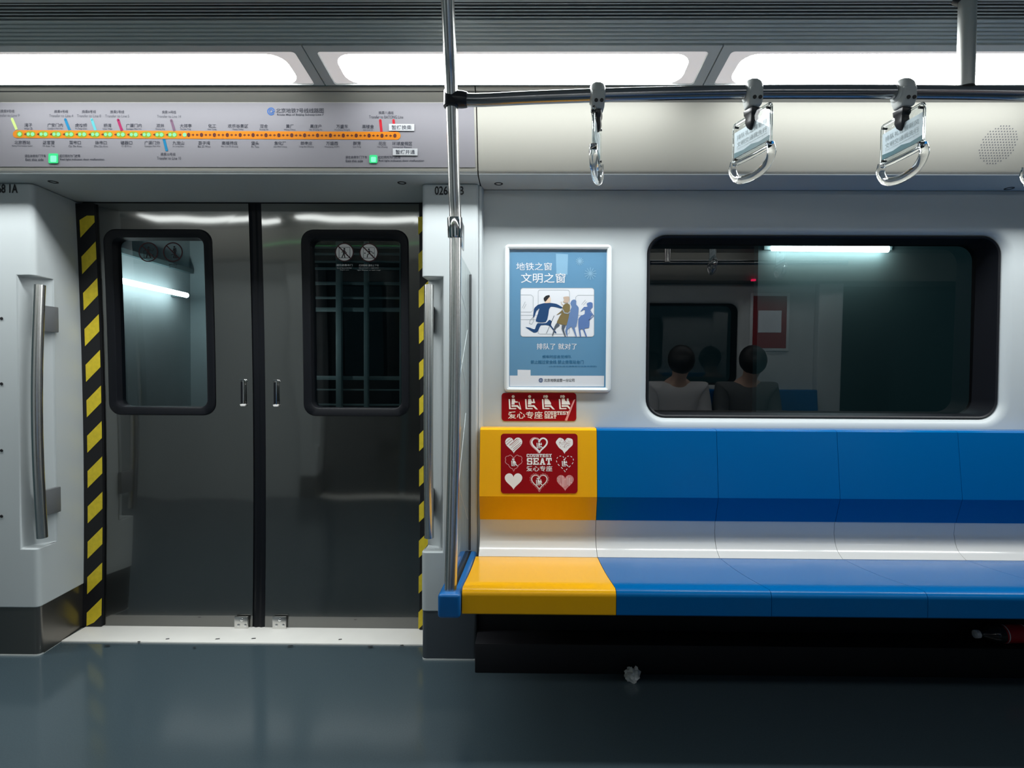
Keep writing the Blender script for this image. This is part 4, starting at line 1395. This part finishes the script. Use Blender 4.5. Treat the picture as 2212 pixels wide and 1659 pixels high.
S_ = 122
mr_ = MB()
BACK.poly(mw_, heart(463, 395, S_), E2[0])
clipped_lines(463, 395, S_, -0.7, 4.2, 0.9, mr_, E2[1])
BACK.stroke(mw_, heart(831, 395, S_ * .9, 40), 3.4, E2[0], True)
BACK.stroke(mp_, [(u - 1.2, v + 0.3) for u, v in heart(831, 395, S_ * 1.02, 40)[22:39]], 2.0, E2[1])
BACK.poly(mw_, heart(1192, 400, S_, 60, 0.03, 11), E2[0])
for k in range(70):
    a_ = random.uniform(0, 6.28); r_ = math.sqrt(random.random()) * 78
    uu, vv = zy(1192 + r_ * math.cos(a_), 385 + r_ * math.sin(a_) * 0.9)
    BACK.stroke(mr_, [(uu, vv), (uu + random.uniform(-1.6, 1.6), vv + random.uniform(-1.6, 1.6))], 0.7, E2[1] + k * 1e-6)
cl = []
for i, (u, v) in enumerate(heart(462, 650, S_ * .92, 96)):
    b_ = abs(math.sin(i / 96 * math.pi * 12)) * 2.2
    cu, cv = zy(462, 650)
    l_ = math.hypot(u - cu, v - cv) or 1
    cl.append((u + (u - cu) / l_ * b_, v + (v - cv) / l_ * b_))
BACK.stroke(mp_, cl, 1.2, E2[0], True)
hd = heart(1197, 660, S_, 72)
for i in range(0, 72, 4):
    BACK.stroke(mw_, [hd[i], hd[i + 1], hd[(i + 2) % 72]], 1.3, E2[0])
BACK.poly(mw_, heart(460, 910, S_ * 1.03), E2[0])
BACK.stroke(mw_, heart(830, 925, S_ * .9, 40), 1.9, E2[0], True)
lc = heart(830, 925, S_ * 1.03, 30)
for i in range(30):
    BACK.annulus(mp_, lc[i][0], lc[i][1], 1.3, 2.1, E2[0], 10)
BACK.poly(mp_, heart(1200, 932, S_), E2[0])
clipped_lines(1200, 932, S_, math.pi / 2, 2.6, 0.8, mr_, E2[1])
clipped_lines(1200, 932, S_, math.pi / 2 + 0.02, 3.4, 0.9, mw_, E2[2])
for (x, y, k) in ((788, 455, 1), (425, 710, 2), (1150, 715, 1), (780, 985, 3)):
    u, v = zy(x, y)
    sitter(BACK, mw_, u, v, 16.5, k, E2[2])
slab_text(BACK, mw_, 'COURTESY', *zy(645, 535), *zy(1010, 580), E2[2])
slab_text(BACK, mw_, 'SEAT', *zy(645, 592), *zy(1012, 690), E2[2])
BACK.text(mw_, '爱心专座', *zy(645, 706), *zy(1016, 784), E2[2], 0.008)
mw_.build('white_print', 'sign_white', sg2, smooth=0)
mp_.build('pink_print', 'sign_pink', sg2, smooth=0)
mr_.build('red_strokes', 'red_sign', sg2, smooth=0)

# ------------------------------------------------------------------ prohibition stickers on the door glass
zs = at(560, 545, 2.42).z
DG = Face((0, dY(zs) + 0.028, zs), (0, -1, -(-2 * 0.029 * (zs - 0.75)) * -1))
def ban(u, v, r, disc, pose, label, caption=None):
    m = MB()
    if disc:
        DG.circle(m, u, v, r * 0.97, 0.0006, 32)
        o = m.build('door_sticker', 'sign_white' if disc else 'ink', smooth=0, label=label, cat='sticker', group='round prohibition stickers on the door windows')
        par = o
        m2 = MB(); DG.annulus(m2, u, v, r * .93, r * 1.06, 0.001, 36)
        DG.stroke(m2, [(u - r * .68, v - r * .68), (u + r * .68, v + r * .68)], r * .13, 0.0016)
        m2.build('ban_ring', 'ban_red', par, smooth=0)
    else:
        DG.annulus(m, u, v, r * .88, r * 1.0, 0.001, 36)
        DG.stroke(m, [(u - r * .66, v - r * .66), (u + r * .66, v + r * .66)], r * .11, 0.0016)
        o = m.build('door_sticker', 'ban_red', smooth=0, label=label, cat='sticker', group='round prohibition stickers on the door windows')
        par = o
    f = MB()
    q = lambda x, y: (u + x * r, v + y * r)
    S = lambda pts, w, k=0: DG.stroke(f, [q(*p) for p in pts], w * r, 0.0011 + k * 1e-5)
    if pose == 'walk':
        S([(-.60, .62), (-.60, -.55), (.62, -.55), (.62, .62)], .06)
        S([(-.66, .62), (.66, .62)], .05)
        DG.circle(f, *q(.0, -.38), .11 * r, 0.0012, 12)
        S([(-.02, -.26), (-.06, .15)], .24, 1); S([(-.06, .1), (-.28, .6)], .11, 2); S([(-.04, .1), (.06, .6)], .12, 3)
        S([(-.06, -.2), (-.3, .02)], .08, 4); S([(0, -.2), (.26, .1)], .08, 5)
    elif pose == 'run':
        S([(-.60, .62), (-.60, -.55), (.62, -.55), (.62, .62)], .05)
        S([(-.70, .62), (.70, .62)], .05)
        DG.circle(f, *q(.0, -.36), .10 * r, 0.0012, 12)
        S([(.02, -.24), (.1, .12)], .17, 1); S([(.1, .1), (-.12, .2), (-.2, .56)], .1, 2); S([(.1, .12), (.36, .36), (.44, .28)], .1, 3)
        S([(.06, -.18), (.34, -.1), (.36, .06)], .07, 4); S([(-.52, .06), (-.36, .06)], .1, 5); S([(.42, .06), (.56, .06)], .1, 6)
    elif pose == 'lean':
        DG.circle(f, *q(.0, -.46), .11 * r, 0.0012, 12)
        S([(0, -.32), (-.06, .14)], .26, 1); S([(-.06, .1), (-.2, .58)], .13, 2); S([(0, .1), (.24, .58)], .13, 3)
        S([(-.08, -.26), (-.42, -.18)], .08, 4); S([(.06, -.26), (.4, -.12), (.5, -.4)], .08, 5); S([(-.5, -.2), (-.42, .6)], .06, 6); S([(-.66, .6), (.5, .6)], .05, 7)
        S([(.30, .5), (.5, .2)], .05, 8)
    else:
        DG.circle(f, *q(.14, -.52), .10 * r, 0.0012, 12)
        S([(.14, -.4), (.2, .12)], .24, 1); S([(.2, .08), (.06, .56)], .12, 2); S([(.22, .08), (.32, .56)], .12, 3)
        S([(.08, -.3), (-.08, .0)], .07, 4); S([(.02, .58), (.5, .58)], .06, 5); S([(.30, -.44), (.34, -.05)], .06, 6); S([(-.2, .3), (.1, .2)], .05, 7)
    f.build('figure', 'ink_black', par, smooth=0)
    if caption:
        t = MB()
        for k, (body, vv, hh, ww) in enumerate(caption):
            DG.text(t, body, u - ww / 2, vv, u + ww / 2, vv + hh, 0.001, 0.006)
        t.build('caption', 'sign_white' if disc else 'ink', par, smooth=0)


ban(320.5, 544.5, 21.3, False, 'lean', 'dark ring ban sticker with a pushing figure, on the left leaf window')
ban(373.6, 544.5, 21.3, False, 'stand', 'dark ring ban sticker with a figure leaning beside the slash, on the left leaf window', [('请勿倚靠', 570, 3.5, 18), ('Do not lean', 575, 3, 16)])
ban(743.9, 545.0, 19.4, True, 'walk', 'white ban sticker with a walking figure in a doorway, on the right leaf window',
    [('请勿倚靠车门', 570.5, 4.6, 35), ('Do not lean on the door', 577.5, 2.6, 32), ('Thank you', 582, 2.6, 20)])
ban(796.8, 545.6, 19.4, True, 'run', 'white ban sticker with a running figure in a doorway, on the right leaf window',
    [('灯闪铃响 请勿上下车', 571, 4.6, 43), ('Do not board or alight when', 577.8, 2.6, 42), ('light flashes or bell rings', 582.5, 2.6, 50)])

# ------------------------------------------------------------------ litter
d = ray(1362, 1456); p = CAM + d * (-CAM.z / d.z)
bm = bmesh.new()
bmesh.ops.create_icosphere(bm, subdivisions=3, radius=0.026)
for v in bm.verts:
    k = 1 + 0.5 * noise.noise(v.co * 75) + random.uniform(-.06, .06)
    v.co = Vector((v.co.x * k, v.co.y * k, max(v.co.z * k, -0.022)))
    if abs(v.co.x - 0.004) < 0.006 and v.co.z > 0: v.co.z *= 0.8
me = bpy.data.meshes.new('crumpled_tissue'); bm.to_mesh(me); bm.free()
me.materials.append(MATS['paper'])
o = bpy.data.objects.new('crumpled_tissue', me); COL.objects.link(o); o.location = (p.x, 2.005, 0.022)
tag(o, 'small crumpled white tissue on the floor under the bench', 'tissue')

zl_ = 0.108
bt_ = empty('drink_bottle', (1.9, 2.085, zl_), 'dark drink bottle with red label lying under the bench', 'bottle')
ax = Vector((1, 0.05, 0)).normalized()
org = at(2105, 1372, 2.085); org.z = zl_ + 0.034
MB().lathe([(0.008, 0.011), (0.02, 0.012), (0.03, 0.013), (0.06, 0.028), (0.075, 0.033), (0.09, 0.033), (0.22, 0.033), (0.23, 0.030), (0.234, 0.02)], org, ax, 24).build('bottle_body', 'bottle_clear', bt_)
MB().lathe([(0.0, 0.013), (0.001, 0.0145), (0.016, 0.0145), (0.017, 0.013)], org, ax, 20).build('bottle_cap', 'bottle_cap', bt_)
lab = MB().lathe([(0.098, 0.0334), (0.185, 0.0334)], org, ax, 28, caps=False).build('bottle_label', 'bottle_label', bt_)
m = MB()
for t0 in (0.104, 0.176):
    m.lathe([(t0, 0.0338), (t0 + 0.004, 0.0338)], org, ax, 28, caps=False)
m.build('label_bands', 'bottle_cap', lab)

# ------------------------------------------------------------------ across the aisle (seen in the glass and the steel)
opp = empty('wall_opposite', (0, 2 * YC - 2.2, 0), kind='structure', label='opposite side of the carriage mirrored in glass and steel', cat='wall')
for src, nm in ((header_l, 'header'), (header_r, 'header'), (wall_r, 'wall_panel'), (w_seal, 'window_seal'), (w_glass, 'window_pane'), (d_l[1], 'door_leaf'), (d_r[1], 'door_leaf'), (d_l[2], 'door_window_seal'), (d_r[2], 'door_window_seal'),
                (d_l[3], 'door_pane'), (d_r[3], 'door_pane'), (jamb, 'door_jamb'), (sill, 'door_sill'), (pil_l, 'pillar'), (pil_r, 'pillar'), (pil_f, 'end_pillar'), (wall_l, 'wall_panel'), (wall_f, 'end_doors'), (kickL, 'kick_plate'), (kickR, 'kick_plate'), (ribs, 'ribbed_strip'), (louv, 'louvre'), (ledge, 'heater_ledge')):
    mirror_copy(src, opp, nm)
for ps in pieces_l:
    for p in ps:
        mirror_copy(p, opp, 'ceiling_lamp', 'diffuser_far' if p.name.startswith('diffuser') and 'rim' not in p.name else None)
for i in range(6):
    x0, x1 = XS0 + PIT * i, XS0 + PIT * (i + 1) - 0.001
    for prf, c in ((prof_cush, 'seat_blue'), (prof_white, 'seat_white'), (prof_back, 'seat_blue')):
        MB().prism_x([(2 * YC - y, z) for y, z in prf], x0, x1).build('bench', c, opp, smooth=40)
MB().box(1.92, 2.26, 2 * YC - YW, 2 * YC - YW + 0.015, 1.22, 1.72).build('framed_poster', 'frame_white', opp, bevel=0.004)
MB().box(1.945, 2.235, 2 * YC - YW + 0.012, 2 * YC - YW + 0.017, 1.245, 1.695).build('red_poster', 'red_sign', opp)
MB().box(1.99, 2.19, 2 * YC - YW + 0.016, 2 * YC - YW + 0.0185, 1.38, 1.57).build('poster_picture', 'poster_white', opp)
MB().box(-2.3, -0.7, 2 * YC - 1.985, 2 * YC - 1.98, at(200, 294, 1.98).z, at(200, 290, 1.98).z).build('led_row', 'led_green', opp)
MB().box(1.86, 1.89, 2 * YC - 2.03, 2 * YC - 2.0, 1.80, 1.815).build('door_lamp', 'red_light', opp)
MB().tube([(0.75, 2 * YC - 1.60, 1.88), (2.4, 2 * YC - 1.57, 1.88)], 0.018).build('rail', 'rail_dark', opp)
MB().tube([(1.05, 2 * YC - 1.57, 1.88), (1.05, 2 * YC - 1.57, 2.1)], 0.02).build('rail_post', 'steel', opp)


# ------------------------------------------------------------------ seated passengers across the aisle
def skin_mesh(name, verts, edges, radii, mt, parent, sub=2):
    me = bpy.data.meshes.new(name)
    off = world_off(parent) if parent else Vector((0, 0, 0))
    me.from_pydata([tuple(Vector(v) - off) for v in verts], edges, [])
    o = bpy.data.objects.new(name, me)
    COL.objects.link(o)
    o.modifiers.new('skin', 'SKIN')
    me.skin_vertices
    for i, r in enumerate(radii):
        me.skin_vertices[0].data[i].radius = r if isinstance(r, tuple) else (r, r)
    me.skin_vertices[0].data[0].use_root = True
    s = o.modifiers.new('sub', 'SUBSURF'); s.levels = sub; s.render_levels = sub
    dg = bpy.context.evaluated_depsgraph_get(); dg.update()
    m2 = bpy.data.meshes.new_from_object(o.evaluated_get(dg))
    m2.shade_smooth()
    m2.materials.clear()
    m2.materials.append(MATS[mt])
    bpy.data.objects.remove(o)
    o = bpy.data.objects.new(name, m2)
    COL.objects.link(o)
    if parent: o.parent = parent
    return o


def person(x, coat, label, lean=0.0):
    yb, zs_ = 2 * YC - 2.09, 0.43           # seat back and cushion height
    hy = yb + 0.14
    zs_ -= 0.07
    V, Eg, Rd = [], [], []

    def chain(start, pts):
        i0 = start
        for p_, r in pts:
            V.append(p_); Rd.append(r)
            k = len(V) - 1
            if i0 is not None: Eg.append((i0, k))
            i0 = k
        return i0
    pel = chain(None, [((x, hy, zs_ + 0.11), (0.13, 0.10))])
    ch = chain(pel, [((x, hy + 0.0 + lean, zs_ + 0.28), (0.11, 0.09)), ((x, hy + 0.02 + lean, zs_ + 0.46), (0.12, 0.085)), ((x, hy + 0.04 + lean, zs_ + 0.585), (0.065, 0.06))])
    nk = chain(ch, [((x, hy + 0.08 + lean, zs_ + 0.63), 0.05)])
    hd = chain(nk, [((x, hy + 0.14 + lean, zs_ + 0.69), (0.070, 0.078)), ((x, hy + 0.16 + lean, zs_ + 0.765), (0.078, 0.092)), ((x, hy + 0.17 + lean, zs_ + 0.83), (0.058, 0.066))])
    arms = []
    for s in (-1, 1):
        sh = chain(ch, [((x + s * 0.17, hy + 0.03 + lean, zs_ + 0.54), 0.042), ((x + s * 0.22, hy + 0.05 + lean, zs_ + 0.33), 0.046), ((x + s * 0.13, hy + 0.28, zs_ + 0.24), 0.035)])
        hnd = chain(sh, [((x + s * 0.09, hy + 0.345, zs_ + 0.245), (0.036, 0.018))])
        for f_ in range(4):
            chain(hnd, [((x + s * (0.075 - 0.018 * f_ + .02), hy + 0.385 + 0.004 * f_, zs_ + 0.25), 0.009), ((x + s * (0.06 - 0.018 * f_ + .02), hy + 0.41, zs_ + 0.235), 0.008)])
        chain(hnd, [((x + s * 0.05, hy + 0.345, zs_ + 0.265), 0.010), ((x + s * 0.03, hy + 0.365, zs_ + 0.27), 0.009)])
        kn = chain(pel, [((x + s * 0.10, hy + 0.06, zs_ + 0.09), 0.088), ((x + s * 0.12, hy + 0.44, zs_ + 0.09), 0.062), ((x + s * 0.12, hy + 0.46, 0.10), 0.042), ((x + s * 0.12, hy + 0.46, 0.05), 0.042), ((x + s * 0.125, hy + 0.60, 0.04), 0.038)])
    o = empty('person', (x, hy, zs_), label, 'person')
    skin_mesh('body', V, Eg, Rd, 'skin', o)
    cV = [V[1], V[2], (V[3][0], V[3][1] + 0.01, V[3][2] + 0.055)]; cE = [(0, 1), (1, 2)]; cR = [(0.175, 0.14), (0.205, 0.15), (0.125, 0.115)]
    cV = [V[0]] + cV; cE = [(a_ + 1, b_ + 1) for a_, b_ in cE] + [(0, 1)]; cR = [(0.17, 0.14)] + cR
    for s in (-1, 1):
        k = len(cV)
        cV += [(x + s * 0.18, hy + 0.03 + lean, zs_ + 0.555), (x + s * 0.225, hy + 0.05 + lean, zs_ + 0.33), (x + s * 0.14, hy + 0.265, zs_ + 0.245)]
        cR += [0.092, 0.07, 0.052]; cE += [(3, k), (k, k + 1), (k + 1, k + 2)]
    skin_mesh('jacket', cV, cE, cR, coat, o)
    tV = [V[0]]; tR = [(0.165, 0.13)]; tE = []
    for s in (-1, 1):
        k = len(tV)
        tV += [(x + s * 0.10, hy + 0.06, zs_ + 0.095), (x + s * 0.12, hy + 0.44, zs_ + 0.095), (x + s * 0.12, hy + 0.46, 0.12)]
        tR += [0.10, 0.076, 0.06]; tE += [(0, k), (k, k + 1), (k + 1, k + 2)]
    skin_mesh('trousers', tV, tE, tR, 'trousers_dark', o)
    m = MB()
    hc = Vector((x, hy + 0.155 + lean, zs_ + 0.785))
    ls = []
    Rh = Matrix.Rotation(math.radians(-52), 3, 'X')
    for i in range(1, 10):
        th = math.pi * 0.66 * i / 9
        ls.append([hc + Rh @ Vector((0.106 * math.sin(th) * math.cos(2 * math.pi * k / 20), 0.124 * math.sin(th) * math.sin(2 * math.pi * k / 20), 0.112 * math.cos(th))) for k in range(20)])
    m.loops(ls, True, False)
    m.build('hair', 'hair_black', o, smooth=60)
    m = MB()
    hf = Vector((x, hy + 0.24 + lean, zs_ + 0.755))
    for s in (-1, 1):
        m.ball(hf + Vector((s * 0.029, -0.002, 0.012)), 0.010, 6)
    m.build('eyes', 'ink_black', o)
    m = MB(); m.ball(hf + Vector((0, 0.01, -0.012)), 0.014, 6, (0.8, 1, 1.4)); m.ball(hf + Vector((0.0, -0.002, -0.048)), 0.018, 6, (1.2, .5, .35))
    for s in (-1, 1):
        m.ball(Vector((x + s * 0.082, hy + 0.155 + lean, zs_ + 0.765)), 0.02, 6, (.4, .8, 1.4))
    m.build('nose_mouth_ears', 'skin', o)
    return o


person(1.80, 'jacket_grey', 'seated person in a grey jacket with black hair, reflected in the window')
person(1.22, 'shirt_white', 'seated person in a white shirt, reflected dimly left in the window', 0.03)

# ------------------------------------------------------------------ outside: the tunnel
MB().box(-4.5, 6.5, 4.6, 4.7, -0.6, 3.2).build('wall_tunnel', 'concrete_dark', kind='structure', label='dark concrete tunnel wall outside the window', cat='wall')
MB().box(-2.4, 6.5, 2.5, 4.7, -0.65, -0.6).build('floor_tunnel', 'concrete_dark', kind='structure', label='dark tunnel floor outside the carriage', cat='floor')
# lamp and white board seen through the window
bx0_, bx1_ = at(1640, 560, 4.5).x, at(2300, 560, 4.5).x
m = MB().box(bx0_, bx1_, 4.52, 4.6, -0.6, at(1800, 500, 4.5).z)
m.build('wall_board', 'tunnel_white', kind='structure', label='pale lit panel on the tunnel wall seen through the window', cat='wall')
tl = empty('tunnel_lamp', at(1792, 537, 4.40), 'long lit tube lamp on the tunnel wall seen through the window', 'lamp')
la, lb = at(1668, 535, 4.46), at(1918, 538, 4.46)
MB().tube([la, lb], 0.026, 14).build('tube', 'tunnel_lamp', tl)
MB().box(la.x - 0.05, lb.x + 0.05, 4.487, 4.53, la.z - 0.01, la.z + 0.03).build('lamp_holder', 'tunnel_white', tl)
# side passage with a tube lamp seen through the left leaf window
sx = -2.30
m = MB().box(sx - 0.1, sx, 2.75, 3.85, -0.4, 2.6).box(sx - 0.1, -2.0, 3.85, 3.95, -0.4, 2.6)
MB().prism_z([(-1.366, 2.5), (-1.33, 2.5), (-2.07, 3.87), (-2.12, 3.87)], -0.6, 2.6).build('wall_passage', 'concrete_dark', kind='structure', label='unseen dark wall added to keep the passage lamp off the lattice', cat='wall')  # unseen angled wall, added to block passage light from the lattice
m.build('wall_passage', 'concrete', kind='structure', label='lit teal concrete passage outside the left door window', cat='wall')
ta, tb = at(250, 605, 3.05), None
zl2 = ta.z
tl2 = empty('tunnel_lamp', (sx + 0.06, 3.35, zl2), 'slanting lit tube lamp seen through the left door window', 'lamp')
tx = sx + 0.09
MB().tube([(tx, 3.0, zl2), (tx, 3.66, zl2)], 0.016, 12).build('tube', 'passage_lamp', tl2)
MB().box(sx - 0.002, tx, 2.99, 3.01, zl2 - 0.012, zl2 + 0.012).box(sx - 0.002, tx, 3.64, 3.66, zl2 - 0.012, zl2 + 0.012).build('lamp_holder', 'tunnel_steel', tl2)
MB().box(sx, sx + 0.03, 2.76, 3.84, zl2 + 0.17, zl2 + 0.20).build('cable_tray', 'tunnel_steel', tl2)
# steel lattice behind the right leaf window, plus an unseen lamp added to light its bars
lt_y = 3.0
lat = empty('tunnel_lattice', at(770, 900, lt_y), 'dark steel lattice of bars seen through the right door window', 'lattice')
for u, w in ((731, 0.030), (790, 0.022), (865, 0.012)):
    p_ = at(u, 700, lt_y)
    MB().box(p_.x - w / 2, p_.x + w / 2, lt_y, lt_y + 0.03, -0.6, 2.2).build('upright', 'tunnel_steel', lat, bevel=0.003)
for v, h in ((528, .010), (543, .012), (560, .010), (575, .012), (608, .016), (640, .012), (666, .022), (817, .022), (843, .008), (876, .010)):
    p_ = at(760, v, lt_y - 0.03)
    MB().box(-1.25, -0.55, lt_y + 0.031, lt_y + 0.05, p_.z - h / 2, p_.z + h / 2).build('crossbar', 'tunnel_steel', lat, bevel=0.002)
fill_lamp = empty('tunnel_lamp', (at(600, 700, 2.85).x, 2.85, 1.2), 'unseen lamp added behind the meeting door stiles to light the lattice', 'lamp')
p_ = at(600, 730, 2.85)
MB().tube([(p_.x, 2.85, p_.z - 0.12), (p_.x, 2.85, p_.z + 0.12)], 0.015, 10).build('tube', 'tunnel_lamp', fill_lamp)
MB().box(p_.x - 0.012, p_.x + 0.012, 2.868, 2.89, -0.6, p_.z + 0.13).build('lamp_post', 'tunnel_steel', fill_lamp)
